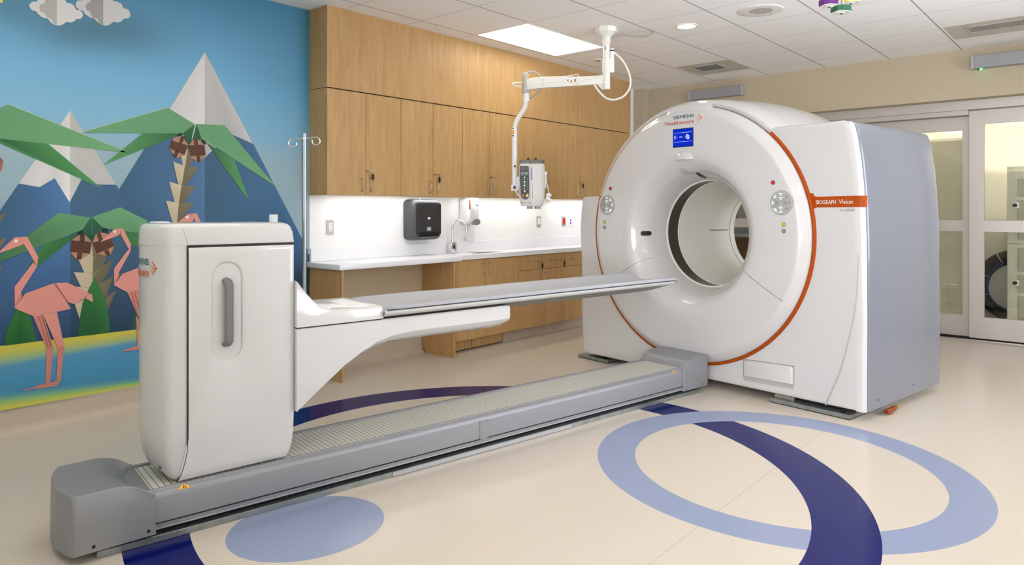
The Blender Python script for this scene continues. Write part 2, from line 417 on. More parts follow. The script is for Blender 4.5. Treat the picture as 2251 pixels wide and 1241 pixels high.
# ------------------------------------------------------------------ the mural (a printed wall covering)
def mural():
    m = bpy.data.materials.new('printed_vinyl'); m.use_nodes = True; nt = m.node_tree; b = nt.nodes['Principled BSDF']
    at = nt.nodes.new('ShaderNodeVertexColor'); at.layer_name = 'print'
    nt.links.new(at.outputs['Color'], b.inputs['Base Color']); b.inputs['Roughness'].default_value = .42; b.inputs['Specular IOR Level'].default_value = .12
    verts, faces, cols = [], [], []
    GAIN = 1.06
    def rgb(c): return tuple(min(1, k * GAIN) for k in lin(c))
    def face(pts, cs, layer):
        i = len(verts)
        for p in pts: verts.append((p[0], YW - .004 - .0005 * layer, p[1]))
        faces.append(list(range(i, i + len(pts)))); cols.append([rgb(c) for c in (cs if isinstance(cs[0], (tuple, list)) else [cs] * len(pts))])
    def mixc(a, b_, t): t = max(0, min(1, t)); return tuple(p + (q - p) * t for p, q in zip(a, b_))
    def gr(stops, t):
        for (t0, c0), (t1, c1) in zip(stops, stops[1:]):
            if t <= t1: return mixc(c0, c1, (t - t0) / (t1 - t0))
        return stops[-1][1]
    def W(x, y): p = py(x, y, YW); return (p.x, p.z)
    S = {'A': (0, 0, 2.4814), 'B': (0, 440, 2.4814), 'C': (0, 200, 4.431), 'D': (300, 220, 4.136), 'E': (0, 440, 4.772), 'F': (0, 680, 4.431), 'G': (0, 0, 7.034), 'P': (0, 0, 1)}
    def PX(k, pts): ox, oy, s = S[k]; return [W(ox + a / s, oy + b / s) for a, b in pts]
    def P(k, pts, c, layer): face(PX(k, pts), c, layer)
    def fanned(k, pts, cfun, layer):
        q = PX(k, pts); face(q, [cfun(p) for p in q], layer)
    # sky with the artwork's soft printed drop shadow behind the clouds
    sky = [(0, (140, 166, 172)), (.36, (146, 172, 182)), (.46, (128, 176, 202)), (.62, (116, 172, 204)), (.8, (100, 154, 186)), (1, (74, 128, 158))]
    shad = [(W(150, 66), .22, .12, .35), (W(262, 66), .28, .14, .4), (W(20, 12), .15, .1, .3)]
    nx, nz = 56, 44; X0, X1, Z1, Zb = XL, 3.112, CEIL, .15
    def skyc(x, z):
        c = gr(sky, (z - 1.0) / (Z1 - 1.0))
        c = mixc(c, (72, 126, 152), .55 * max(0, (x - 2.35) / .8) * max(0, min(1, (z - 1.5) / .8)))  # soffit's shade near the cabinets painted into the sky colours
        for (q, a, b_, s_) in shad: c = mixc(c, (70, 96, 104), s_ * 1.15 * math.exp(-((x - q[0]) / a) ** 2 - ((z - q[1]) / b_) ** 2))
        return c
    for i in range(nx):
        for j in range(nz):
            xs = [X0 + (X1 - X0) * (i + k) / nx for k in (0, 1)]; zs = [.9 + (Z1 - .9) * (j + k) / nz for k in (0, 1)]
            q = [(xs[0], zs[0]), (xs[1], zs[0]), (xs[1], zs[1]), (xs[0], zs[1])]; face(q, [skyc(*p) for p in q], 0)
    # dark ground below the mountains
    def gnd(z): return gr([(0, (34, 52, 70)), (.55, (40, 64, 86)), (1, (62, 98, 138))], (z - .5) / .75)
    # mountains
    def mface(k, pts, layer, cl, cr, x0, x1):
        q = PX(k, pts)
        def cf(p):
            c = mixc(cl, cr, (p[0] - x0) / (x1 - x0)); return mixc((36, 56, 76), c, min(1, max(.0, (p[1] - .45) / .75)))
        face(q, [cf(p) for p in q], layer)
    ap = W(153.5, 242.4); dz = .42
    # right mountain
    rx = W(449.7, 115)[0]
    mface('P', [(449.7, 115), (449.7, 300), (449.7, 420), (449.7, 500), (449.7, 740), (300, 740), (200, 740), (200, 505), (262, 414), (355, 265)], 1, (58, 92, 118), (76, 112, 150), W(262, 400)[0], rx)
    mface('P', [(449.7, 115), (556, 315.6), (604.5, 410), (651, 500), (676, 549), (676, 680), (449.7, 740), (449.7, 500), (449.7, 330)], 1, (60, 92, 116), (70, 112, 152), rx, W(650, 500)[0])
    P('P', [(449.7, 115), (372.8, 237.8), (345, 282), (400, 300), (449.7, 346)], [(208, 207, 203), (196, 196, 194), (190, 190, 188), (206, 206, 202), (216, 216, 212)], 2)
    P('P', [(449.7, 115), (555.5, 316), (509.3, 295.4), (464.4, 332.4), (450, 346)], [(186, 185, 181), (192, 192, 192), (170, 170, 168), (178, 178, 175), (168, 168, 165)], 2)
    # left mountain
    lx = W(153.5, 300)[0]
    mface('P', [(153.5, 243), (153.5, 420), (153.5, 520), (153.5, 800), (-160, 830), (-160, 700), (0, 462), (40.6, 403)], 3, (58, 90, 114), (78, 118, 166), W(0, 440)[0], lx)
    mface('P', [(153.5, 243), (254.6, 405.8), (293.4, 465.2), (345, 545), (420, 660), (420, 760), (153.5, 790), (153.5, 500)], 3, (66, 98, 124), (62, 94, 124), lx, W(330, 500)[0])
    P('C', [(680, 188), (180, 900), (380, 935), (530, 848), (675, 1083)], [(206, 205, 201), (196, 196, 194), (206, 206, 204), (200, 200, 198), (224, 224, 222)], 4)
    P('C', [(680, 188), (675, 1083), (790, 860), (965, 910), (1128, 912)], [(178, 177, 173), (196, 196, 192), (184, 184, 180), (176, 176, 172), (182, 182, 178)], 4)
    # beach and water: rows that follow the printed waterline
    rows = [(759.4, 723.3, (192, 188, 78)), (772, 732, (190, 182, 82)), (788, 741, (158, 178, 118)), (808, 752, (82, 144, 176)), (835, 790, (74, 138, 176)), (862, 828, (70, 134, 168)), (873, 836, (96, 152, 150)), (884, 842, (146, 182, 108)), (896, 848, (192, 192, 84)), (905, 852, (192, 192, 84))]
    bx = [XL, .3] + [1.092 + (1.842 - 1.092) * k / 3 for k in range(4)] + [2.4, 3.112]
    def rowz(r_, x):
        a, b_ = W(0, r_[0]), W(300, r_[1]); return max(.149, a[1] + (b_[1] - a[1]) * (x - a[0]) / (b_[0] - a[0]))
    for xa, xb in zip(bx, bx[1:]):
        for r0, r1 in zip(rows, rows[1:]):
            face([(xa, rowz(r1, xa)), (xb, rowz(r1, xb)), (xb, rowz(r0, xb)), (xa, rowz(r0, xa))], [r1[2], r1[2], r0[2], r0[2]], 5)
        face([(xa, rowz(rows[0], xa)), (xb, rowz(rows[0], xb)), (xb, .95), (xa, .95)], [gnd(.5), gnd(.5), gnd(.95), gnd(.95)], .5)
    # tall grass blades
    def blade(k, L, mid, Rr, l1, l2, layer):
        P(k, L + mid, l1, layer); P(k, Rr + mid[::-1], l2, layer)
    P('P', [(207, 608.7), (193.8, 634.9), (180.2, 666.3), (173.8, 700.3), (170.8, 738.7), (207, 734.8)], [(58, 116, 62), (48, 108, 56), (44, 100, 54), (42, 92, 54), (44, 90, 56), (40, 86, 50)], 9)
    P('P', [(207, 608.7), (220, 632.8), (230.5, 660), (239.2, 700.3), (241, 729.7), (207, 734.8)], [(54, 112, 58), (56, 116, 60), (56, 110, 62), (54, 108, 64), (54, 104, 62), (40, 84, 50)], 9)
    P('P', [(46, 655), (34, 680), (22.5, 705), (12.4, 732), (8, 759), (44, 754.5)], [(52, 110, 54), (52, 112, 56), (50, 108, 56), (48, 102, 54), (46, 100, 54), (36, 84, 46)], 9)
    P('P', [(46, 655), (58, 680), (66, 700), (74, 725), (79, 749), (44, 754.5)], [(48, 104, 54), (54, 114, 58), (54, 114, 58), (52, 108, 58), (50, 100, 56), (38, 88, 48)], 9)
    P('F', [(1310, 30), (1298, 130), (1298, 192), (1390, 183), (1390, 30)], (48, 104, 58), 6)
    # palm at the left edge
    for a in ([(0, 160), (58, 128), (-40, 300), (-70, 160)], [(0, 410), (70, 385), (-30, 540), (-80, 420)], [(0, 690), (25, 685), (-30, 790), (-80, 700)]): P('E', a, (116, 102, 78), 6)
    P('C', [(-60, 640), (0, 645), (33, 685), (10, 780), (-60, 785)], [(80, 52, 40), (120, 84, 64), (158, 118, 92), (158, 118, 92), (80, 52, 40)], 7)
    P('C', [(0, 465), (465, 515), (985, 945), (0, 510), (-500, 300), (-480, 250)], [(44, 92, 54), (72, 130, 76), (78, 140, 84), (72, 132, 74), (72, 132, 74), (72, 132, 74)], 7)
    P('C', [(-420, 330), (80, 132), (1250, 600), (1150, 590), (0, 465), (-600, 400)], [(98, 146, 104), (98, 148, 106), (106, 160, 112), (104, 156, 110), (96, 146, 102), (96, 146, 102)], 8)
    for a in ([(80, 132), (86, 129), (1254, 600), (1240, 597)], [(465, 515), (471, 514), (987, 946), (978, 940)]): P('C', a, (176, 206, 172), 9)
    # palm with the tall trunk
    P('A', [(563, 898), (775, 728), (990, 727), (960, 742)], [(84, 146, 88), (72, 126, 78), (48, 92, 58), (72, 128, 78)], 8)
    P('A', [(437, 724), (912, 588), (1060, 678), (993, 728)], [(104, 154, 110), (100, 150, 108), (98, 148, 106), (96, 146, 102)], 9)
    P('A', [(437, 724), (912, 588), (914, 584), (437, 721)], (170, 200, 166), 10)
    P('D', [(632, 388), (885, 540), (1022, 920)], [(46, 92, 56), (82, 138, 86), (86, 148, 92)], 8)
    P('D', [(540, 217), (797, 230), (1262, 785), (595, 348)], [(98, 148, 104), (98, 150, 106), (106, 160, 112), (98, 150, 106)], 9)
    P('D', [(525, 222), (418, 300), (432, 345), (466, 410), (466, 440), (590, 352), (540, 220)], [(48, 100, 66), (46, 98, 64), (44, 92, 60), (36, 80, 52), (34, 76, 50), (40, 88, 58), (48, 100, 66)], 8)
    P('D', [(527, 216), (538, 216), (504, 352), (497, 350)], (196, 198, 190), 10)
    P('D', [(365, 318), (385, 299), (418, 300), (412, 328), (372, 334)], (26, 52, 40), 10)
    P('D', [(590, 350), (628, 380), (625, 405), (600, 402), (578, 368)], (26, 52, 40), 10)
    LB, DB = (164, 126, 100), (86, 56, 42)
    def coco(k, hexa, parts, layer):
        P(k, hexa, LB, layer)
        for q in parts: P(k, q, DB, layer + 1)
    coco('D', [(330, 345), (405, 322), (466, 408), (433, 500), (355, 527), (292, 440)], [[(314, 366), (462, 412), (432, 500), (296, 440)], [(402, 323), (436, 335), (410, 395), (378, 385)], [(348, 458), (378, 470), (357, 527), (324, 513)]], 11)
    coco('D', [(510, 357), (550, 355), (612, 405), (623, 500), (578, 563), (543, 563), (480, 510), (470, 412)], [[(470, 412), (612, 405), (623, 500), (482, 512)], [(513, 357), (550, 355), (553, 410), (520, 412)], [(537, 508), (572, 506), (579, 563), (545, 563)]], 11)
    TL, TR = (190, 178, 150), (112, 104, 80)
    for l_, r_ in (([(400, 515), (460, 440), (440, 598), (415, 590)], [(460, 440), (510, 535), (475, 600), (440, 598)]),
                   ([(328, 560), (435, 598), (408, 770), (372, 762)], [(435, 598), (563, 610), (447, 770), (408, 770)]),
                   ([(292, 742), (405, 772), (380, 937), (343, 930)], [(405, 772), (532, 778), (430, 935), (380, 937)]),
                   ([(262, 912), (380, 937), (362, 1120), (325, 1120)], [(380, 937), (515, 935), (372, 1120), (362, 1120)]),
                   ([(230, 1098), (345, 1116), (340, 1250), (270, 1250)], [(345, 1116), (480, 1112), (400, 1250), (340, 1250)])):
        P('D', l_, [TL, (196, 184, 156)] + [(180, 168, 140)] * (len(l_) - 2), 10); P('D', r_, [TR, (120, 112, 88)] + [(104, 96, 74)] * (len(r_) - 2), 10)
    # low palm behind the flamingos
    P('E', [(810, 340), (440, 470), (250, 770), (295, 735), (385, 700), (800, 368)], [(40, 84, 50), (62, 116, 68), (56, 108, 62), (56, 108, 62), (58, 112, 64), (52, 100, 58)], 8)
    P('E', [(610, 130), (945, 180), (858, 308), (430, 475), (0, 640), (-60, 640), (0, 575), (270, 380)], [(96, 150, 104), (96, 146, 102), (90, 142, 98), (76, 122, 82), (66, 112, 76), (66, 112, 76), (66, 112, 76), (72, 118, 80)], 9)
    P('E', [(1130, 296), (1500, 352), (1560, 560), (1230, 375)], [(44, 92, 54), (62, 116, 68), (72, 128, 76), (66, 122, 72)], 8)
    P('E', [(960, 175), (1255, 72), (1527, 205), (1760, 480), (1527, 352), (1130, 300), (1070, 286)], [(96, 148, 104), (102, 154, 110), (100, 152, 108), (98, 148, 104), (88, 138, 94), (84, 132, 90), (92, 144, 100)], 9)
    P('E', [(945, 181), (858, 310), (880, 357), (958, 440), (1065, 292), (960, 178)], [(46, 96, 62), (44, 92, 58), (40, 86, 54), (32, 72, 48), (42, 90, 58), (46, 96, 62)], 8)
    P('E', [(946, 178), (955, 178), (968, 360), (962, 360)], (60, 110, 150), 10)
    P('E', [(800, 346), (855, 312), (878, 355), (822, 366)], (24, 50, 38), 10); P('E', [(1070, 289), (1130, 301), (1120, 350), (1062, 333)], (24, 50, 38), 10)
    for l_, r_ in (([(940, 560), (958, 440), (970, 590)], [(958, 440), (1015, 558), (970, 590)]),
                   ([(820, 622), (935, 560), (970, 590), (968, 757), (880, 757)], [(970, 590), (1020, 558), (1116, 590), (1075, 690), (968, 757)]),
                   ([(770, 752), (965, 760), (968, 915), (845, 908)], [(965, 760), (1185, 615), (1110, 800), (1035, 885), (968, 860)]),
                   ([(800, 905), (930, 915), (950, 1000), (880, 1060)], [(968, 915), (1188, 790), (1105, 1020), (1000, 1060)]),
                   ([(780, 1090), (900, 1020), (870, 1241), (830, 1241)], [(1050, 1040), (1223, 940), (1130, 1135), (1080, 1200)])):
        P('E', l_, [TL] + [(182, 170, 142)] * (len(l_) - 1), 7.5); P('E', r_, [(122, 114, 90)] + [(104, 96, 76)] * (len(r_) - 1), 7.5)
    coco('E', [(832, 358), (885, 357), (957, 435), (938, 558), (845, 620), (797, 620), (730, 543), (748, 415)], [[(748, 418), (957, 437), (938, 558), (731, 540)], [(832, 358), (885, 357), (880, 434), (829, 430)], [(807, 546), (858, 553), (846, 620), (797, 618)]], 10.5)
    coco('E', [(1003, 345), (1047, 335), (1110, 345), (1165, 402), (1193, 480), (1152, 575), (1115, 585), (1015, 558), (962, 443)], [[(962, 443), (1163, 400), (1193, 480), (1015, 558)], [(1003, 345), (1047, 335), (1075, 420), (1035, 432)], [(1085, 530), (1130, 512), (1152, 575), (1115, 585)]], 10.5)
    # folded-paper flamingos
    PK, PD, PS = (212, 144, 132), (196, 128, 118), (150, 100, 90)
    def pink(k, pts, layer, c=PK): P(k, pts, [c] + [tuple(x * .97 for x in c)] * (len(pts) - 1), layer)
    def disc(k, c, r, col, layer): P(k, [(c[0] + r * cos(2 * PI * i / 16), c[1] + r * sin(2 * PI * i / 16)) for i in range(16)], col, layer)
    pink('F', [(318, 66), (415, 52), (515, 360), (450, 373)], 12, PD); P('F', [(365, 60), (372, 58), (470, 366), (458, 369)], PS, 13); P('F', [(398, 56), (408, 54), (500, 358), (484, 364)], PS, 13)
    pink('F', [(415, 50), (550, 22), (620, 350), (553, 358)], 13); pink('F', [(450, 374), (515, 360), (485, 705), (441, 706)], 12, PD); pink('F', [(555, 359), (620, 350), (587, 685), (545, 692)], 13, PD)
    pink('F', [(232, 780), (445, 708), (487, 706), (340, 758), (232, 790)], 14, PD); pink('F', [(338, 772), (340, 758), (545, 690), (588, 684), (548, 741)], 13, PD)
    pink('E', [(-160, 660), (0, 525), (150, 388), (280, 379), (245, 452), (230, 465), (0, 550)], 13); disc('E', (163, 426), 17, (226, 226, 222), 14)
    pink('E', [(245, 452), (280, 379), (395, 590), (384, 692)], 12); pink('E', [(345, 650), (384, 692), (215, 960), (225, 1012), (150, 1130), (148, 905)], 11.5); P('E', [(215, 960), (226, 1012), (152, 1130), (152, 1080)], PD, 12)
    pink('E', [(150, 1130), (260, 975), (555, 868), (690, 1060), (738, 1135), (370, 1215), (338, 1210)], 14); pink('E', [(555, 868), (700, 860), (932, 975), (785, 1090), (690, 1060)], 13.5); P('E', [(555, 868), (580, 866), (712, 1066), (690, 1060)], PS, 13.7)
    pink('E', [(930, 975), (960, 986), (968, 1068), (888, 1022)], 14)
    pink('E', [(1040, 440), (1195, 300), (1285, 293), (1250, 352), (1230, 370)], 13); disc('E', (1197, 328), 13, (226, 226, 222), 14)
    pink('E', [(1258, 352), (1285, 293), (1367, 460), (1360, 540)], 12); pink('E', [(1345, 510), (1360, 540), (1240, 755), (1246, 790), (1190, 890), (1190, 715)], 11.5); P('E', [(1238, 757), (1246, 790), (1192, 888), (1193, 840)], PD, 12)
    pink('E', [(1190, 890), (1275, 770), (1450, 705), (1640, 720), (1680, 900), (1335, 965)], 14)
    pink('E', [(1330, 962), (1470, 945), (1560, 1241), (1450, 1241)], 12, PD); P('E', [(1365, 958), (1372, 957), (1452, 1241), (1440, 1241)], PS, 13); P('E', [(1400, 955), (1408, 953), (1490, 1241), (1478, 1241)], PS, 13)
    pink('F', [(1320, 60), (1400, 60), (1395, 350), (1330, 352)], 13, PD); pink('F', [(1176, 402), (1330, 349), (1395, 350), (1390, 385), (1258, 397), (1178, 407)], 14, PD)
    pink('D', [(370, 1116), (455, 1035), (540, 1027), (520, 1072), (500, 1105), (470, 1120)], 13); disc('D', (457, 1063), 13, (228, 228, 224), 14); pink('D', [(520, 1072), (540, 1027), (600, 1150), (560, 1170)], 12)
    # clouds
    def cloud(outl, left, cl, cd):
        P('G', outl, cl, 6); P('G', left, cd, 7)
    cloud([(445, 90), (470, 45), (510, 28), (560, 35), (590, -20), (660, -150), (790, -220), (920, -170), (1000, 0), (1025, 50), (1080, 55), (1130, 80), (1175, 155), (1220, 158), (1265, 190), (1280, 240), (1260, 285), (1215, 298), (1175, 295), (1140, 335), (1090, 352), (1020, 340), (970, 380), (900, 400), (840, 390), (780, 350), (730, 290), (700, 285), (630, 262), (580, 215), (558, 182), (500, 165), (460, 130)],
          [(598, 110), (625, 65), (670, 58), (700, 0), (790, -150), (872, -180), (872, 396), (830, 372), (780, 300), (720, 270), (670, 200), (620, 185)], (214, 213, 208), (176, 175, 170))
    cloud([(1160, 70), (1180, 25), (1215, 8), (1270, 10), (1320, -90), (1450, -180), (1560, -200), (1690, -120), (1735, 0), (1750, 25), (1800, 25), (1870, 60), (1905, 135), (1940, 135), (1990, 165), (2013, 225), (1995, 275), (1945, 292), (1910, 290), (1870, 335), (1820, 352), (1745, 340), (1690, 385), (1620, 402), (1550, 380), (1490, 330), (1440, 285), (1380, 270), (1310, 220), (1275, 170), (1220, 155), (1175, 120)],
          [(1316, 110), (1340, 55), (1390, 30), (1400, -60), (1500, -160), (1590, -170), (1590, 400), (1540, 370), (1495, 290), (1440, 285), (1400, 230), (1390, 185), (1340, 165)], (204, 203, 199), (158, 157, 154))
    P('G', [(-300, -200), (40, -60), (36, 52), (-10, 36), (-300, 40)], (222, 206, 96), 7)
    # backing sheet
    me = bpy.data.meshes.new('wall_mural')
    i = len(verts); verts.extend([(X0, YW - .003, Zb), (X1, YW - .003, Zb), (X1, YW - .003, Z1), (X0, YW - .003, Z1), (X0, YW, Zb), (X1, YW, Zb), (X1, YW, Z1), (X0, YW, Z1)])
    for f in ((0, 1, 2, 3), (1, 5, 6, 2), (0, 4, 5, 1), (3, 2, 6, 7), (4, 0, 3, 7), (5, 4, 7, 6)): faces.append([i + k for k in f]); cols.append([rgb((120, 160, 180))] * 4)
    # clip to the sheet
    vv = [(min(X1, max(X0, v[0])), v[1], min(Z1, max(Zb, v[2]))) for v in verts]
    ox, oz = 1.2, 0.15
    me.from_pydata([(v[0] - ox, v[1] - YW, v[2] - oz) for v in vv], [], faces)
    ca = me.color_attributes.new('print', 'FLOAT_COLOR', 'CORNER'); k = 0
    for f, cc in zip(me.polygons, cols):
        for li, c in zip(f.loop_indices, cc): ca.data[li].color = (*c, 1)
    me.materials.append(m)
    o = bpy.data.objects.new('wall_mural', me); C.objects.link(o); o.location = (ox, YW, oz)
    tag(o, 'folded-paper style mural of mountains, palms, clouds and pink flamingos on the back wall', 'mural')
mural()

# ------------------------------------------------------------------ casework
YU = 4.603; WD = M['wood']
def pull(parent, x, y, z0, z1, vert=True, name='handle'):
    """bent-wire D pull standing off a front at plane y"""
    b = BM(); d = .026
    if vert: pts = [(x, y, z0 + .004), (x, y - d + .006, z0 + .004), (x, y - d, z0 + .012), (x, y - d, z1 - .012), (x, y - d + .006, z1 - .004), (x, y, z1 - .004)]
    else: pts = [(z0 + .004, y, x), (z0 + .004, y - d + .006, x), (z0 + .012, y - d, x), (z1 - .012, y - d, x), (z1 - .004, y - d + .006, x), (z1 - .004, y, x)]
    tube(b, pts, .0042, 8, 0); obj(name, b, M['satin'], parent)
def lock(parent, x, y, z, key):
    b = BM(); cyl(b, (x, y, z), (x, y - .012, z), .009, n=14); cyl(b, (x, y - .012, z), (x, y - .03, z), .004, n=10)
    box(b, x, x + .038, y - .034, y - .030, z - .006, z + .004); obj('lock', b, M['satin'], parent)
    if key:
        b = BM(); tube(b, [(x + .03, y - .032, z - .002), (x + .036, y - .03, z - .018), (x + .036, y - .028, z - .026)], .0012, 6, 3); box(b, x + .024, x + .046, y - .034, y - .024, z - .066, z - .024, .004)
        box(b, x + .031, x + .037, y - .031, y - .028, z - .084, z - .066); obj('key_tag', b, M['black'], parent)
UP_X = [3.112 + .3645 * k for k in range(13)]
names = ['leftmost oak-toned wall cabinet, at the mural end, above the counter outlet', 'wooden wall cabinet right above the black paper towel dispenser',
         'wooden wall cabinet above the white soap dispenser and faucet, left of the hanging arm', 'wooden wall cabinet right behind the hanging pendant pole and injector',
         'wooden wall cabinet between the injector and the scanner, with hanging key', 'last wooden wall cabinet, at the far end half hidden behind the scanner ring']
ZU0, ZU1 = 1.412, 2.236
for i in range(6):
    xa, xb = UP_X[2 * i], UP_X[2 * i + 2]
    t = thing('wall_cabinet', names[i], 'cabinet', ((xa + xb) / 2, YW, ZU0), group='row of wooden wall cabinets')
    b = BM(); box(b, xa + .0006, xb - .0006, YU + .0195, YW - .0004, ZU0 + .024, ZU1); box(b, xa + .0006, xb - .0006, YU + .0195, YU + .033, ZU0, ZU0 + .0235)
    if i == 0: box(b, xa + .0006, xa + .018, YU + .0335, YW - .0004, ZU0, ZU0 + .0235)
    obj('body', b, WD, t)
    for s in (0, 1):
        x0 = UP_X[2 * i + s] + (.001 if s == 0 and i == 0 else .0022); x1 = UP_X[2 * i + s + 1] - .0022
        b = BM(); box(b, x0, x1, YU, YU + .0185, ZU0 + .002, ZU1 - .004, .0012, 1); d = obj('door', b, WD, t)
        hx = x1 - .04 if s == 0 else x0 + .04
        pull(d, hx, YU, 1.444, 1.553)
        if s == 1: lock(d, x0 + .012, YU, 1.61, i in (0, 1, 4))
t = thing('soffit_panel', 'tall plain wooden fascia running above the wall cabinets up to the ceiling', 'panel', (5.3, YU + .1, ZU1 + .005))
xe = UP_X[12]
b = BM(); box(b, 3.112, 4.46, YU, YU + .018, ZU1 + .005, CEIL); obj('front_panel', b, WD, t)
b = BM(); box(b, 4.4615, xe, YU, YU + .018, ZU1 + .005, CEIL); obj('front_panel', b, WD, t)
b = BM(); box(b, 3.112, 3.130, YU + .0185, YW, ZU1 + .005, CEIL); obj('end_panel', b, WD, t)
b = BM(); box(b, xe - .018, xe, YU + .0185, YW, ZU1 + .005, CEIL); obj('end_panel', b, WD, t)
# undercabinet lights, tucked against the cabinets' back edge
for i, (a, c) in enumerate(((3.25, 4.5), (4.65, 5.95), (6.1, 7.35))):
    t = thing('undercabinet_light', ['slim light strip under the wall cabinets over the kneehole', 'slim light strip under the wall cabinets over the sink', 'slim light strip under the wall cabinets behind the scanner'][i], 'light', ((a + c) / 2, 4.70, ZU0), group='light strips under the wall cabinets')
    b = BM(); box(b, a, c, 4.65, 4.74, ZU0 + .010, ZU0 + .0235); obj('housing', b, M['ceiltrim'], t)
    b = BM(); box(b, a + .02, c - .02, 4.658, 4.732, ZU0 + .007, ZU0 + .0098); obj('diffuser', b, M['lampu'], t)

# worktop
ZT = .887
t = thing('worktop', 'long white solid-surface countertop with upstand under the wall cabinets', 'countertop', (5.2, 4.6, ZT - .04))
b = BM()
box(b, 3.088, 4.366, 4.403, YW - .0005, ZT - .042, ZT, .006); obj('deep_section', b, M['counter'], t)
SX0, SX1, SY0, SY1 = 4.74, 5.12, 4.575, 4.735
b = BM(); box(b, 4.3665, SX0, 4.492, YW - .0005, ZT - .042, ZT); box(b, SX1, 7.46, 4.492, YW - .0005, ZT - .042, ZT); box(b, SX0, SX1, 4.492, SY0, ZT - .042, ZT); box(b, SX0, SX1, SY1, YW - .0005, ZT - .042, ZT)
obj('sink_section', b, M['counter'], t)
b = BM(); box(b, 3.118, 7.46, YW - .016, YW - .0005, ZT + .0005, .991, .002, 1); obj('upstand', b, M['counter'], t)
t = thing('sink', 'small stainless undermount sink set in the white counter below the faucet', 'sink', ((SX0 + SX1) / 2, (SY0 + SY1) / 2, ZT - .16))
b = BM(); rr = []
for (dz, ins) in ((-.004, .001), (-.02, .004), (-.13, .02), (-.15, .05)):
    rr.append([(SX0 + ins, SY0 + ins, ZT + dz), (SX1 - ins, SY0 + ins, ZT + dz), (SX1 - ins, SY1 - ins, ZT + dz), (SX0 + ins, SY1 - ins, ZT + dz)])
rows = loft(b, rr, cap=False); b.faces.new(rows[-1]); obj('bowl', b, M['satin'], t, recalc=False)
b = BM(); cyl(b, (4.93, 4.655, ZT - .1495), (4.93, 4.655, ZT - .145), .022, n=20); obj('drain', b, M['chrome'], t)
t = thing('faucet', 'chrome gooseneck faucet on a square sensor base beside the sink', 'faucet', (4.60, 4.775, ZT))
b = BM(); prism(b, [(4.572, ZT + .0005), (4.640, ZT + .0005), (4.640, ZT + .10), (4.634, ZT + .106), (4.578, ZT + .106), (4.572, ZT + .10)], 'y', 4.752, 4.80, .004); obj('base', b, M['chrome'], t)
b = BM(); sphere(b, (4.606, 4.751, ZT + .062), .013, (1, .5, 1.6)); obj('sensor', b, M['black'], t)
b = BM(); cyl(b, (4.606, 4.776, ZT + .105), (4.606, 4.776, ZT + .135), .016, .012, 16); tube(b, [(4.606, 4.776, ZT + .13), (4.606, 4.776, ZT + .23), (4.612, 4.77, ZT + .275), (4.645, 4.752, ZT + .308), (4.69, 4.728, ZT + .303), (4.718, 4.712, ZT + .27), (4.724, 4.708, ZT + .225)], .0095, 12, 5)
cyl(b, (4.7225, 4.709, ZT + .235), (4.7245, 4.7075, ZT + .21), .012, n=14); obj('spout', b, M['chrome'], t)

# end panel and support panel of the kneehole
b = BM(); box(b, 3.116, 3.134, 4.418, YW - .0005, .0005, ZT - .0425)
single('end_panel', b, WD, 'wooden end panel carrying the left end of the white counter, beside the mural', 'panel', (3.125, 4.6, 0))
b = BM(); pr_ = [(4.424, .0005), (YW - .05, .0005), (YW - .05, .01), (YW - .02, .03), (YW - .01, .06), (YW - .01, .15), (YW - .0005, .152), (YW - .0005, ZT - .0425), (4.424, ZT - .0425)]
prism(b, pr_, 'x', 4.288, 4.306); single('support_panel', b, WD, 'wooden support panel between the open kneehole and the sink cabinet', 'panel', (4.297, 4.6, 0))

# base cabinets
YL = 4.515; ZD0 = .112; ZD1 = .838
def base_cab(label, xs, drawers, toe, locks):
    xa, xb = xs[0], xs[-1]
    t = thing('base_cabinet', label, 'cabinet', ((xa + xb) / 2, 4.7, 0), group='wooden base cabinets under the counter')
    b = BM(); zt = ZT - .0425
    if drawers is None:      # sink base: open-topped carcass
        box(b, xa + .001, xa + .018, YL + .0185, YW - .0005, ZD0, zt); box(b, xb - .018, xb - .001, YL + .0185, YW - .0005, ZD0, zt); box(b, xa + .018, xb - .018, YL + .0185, YW - .0005, ZD0, ZD0 + .018); box(b, xa + .018, xb - .018, YL + .0185, YL + .036, ZD0 + .018, zt - .0)
    else: box(b, xa + .001, xb - .001, YL + .0185, YW - .0005, ZD0, zt)
    obj('body', b, WD, t)
    zs = ZD1
    if drawers is not None:
        zs = .688
        for i, (x0, x1) in enumerate(zip(xs, xs[1:])):
            b = BM(); box(b, x0 + .002, x1 - .002, YL, YL + .018, .692, ZD1, .0012, 1); d = obj('drawer', b, WD, t)
            m_ = (x0 + x1) / 2; pull(d, .772, YL, m_ - .055, m_ + .055, False)
            if locks: lock(d, x1 - .062, YL, .773, True)
    for i, (x0, x1) in enumerate(zip(xs, xs[1:])):
        b = BM(); box(b, x0 + .002, x1 - .002, YL, YL + .018, ZD0 + .001, zs, .0012, 1); d = obj('door', b, WD, t)
        hx = x1 - .038 if i % 2 == 0 else x0 + .038
        pull(d, hx, YL, (zs - .14) if drawers is None else zs - .145, (zs - .033) if drawers is None else zs - .04)
    if toe == 'wood':
        mid = 4.68
        for a, c in ((xa - .08, mid - .005), (mid + .005, 5.10)):
            b = BM(); box(b, a, c, YL + .075, YL + .09, .012, ZD0 - .001); obj('toe_board', b, WD, t)
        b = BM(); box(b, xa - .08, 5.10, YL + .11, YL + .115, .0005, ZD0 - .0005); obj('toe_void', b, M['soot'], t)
    else:
        x0 = xa if xa > 5.5 else 5.115
        b = BM(); prism(b, [(YL + .115, .0005), (YL + .055, .0005), (YL + .068, .008), (YL + .075, .028), (YL + .075, ZD0 - .001), (YL + .115, ZD0 - .001)], 'x', x0, xb); obj('toe_kick', b, M['cove'], t)
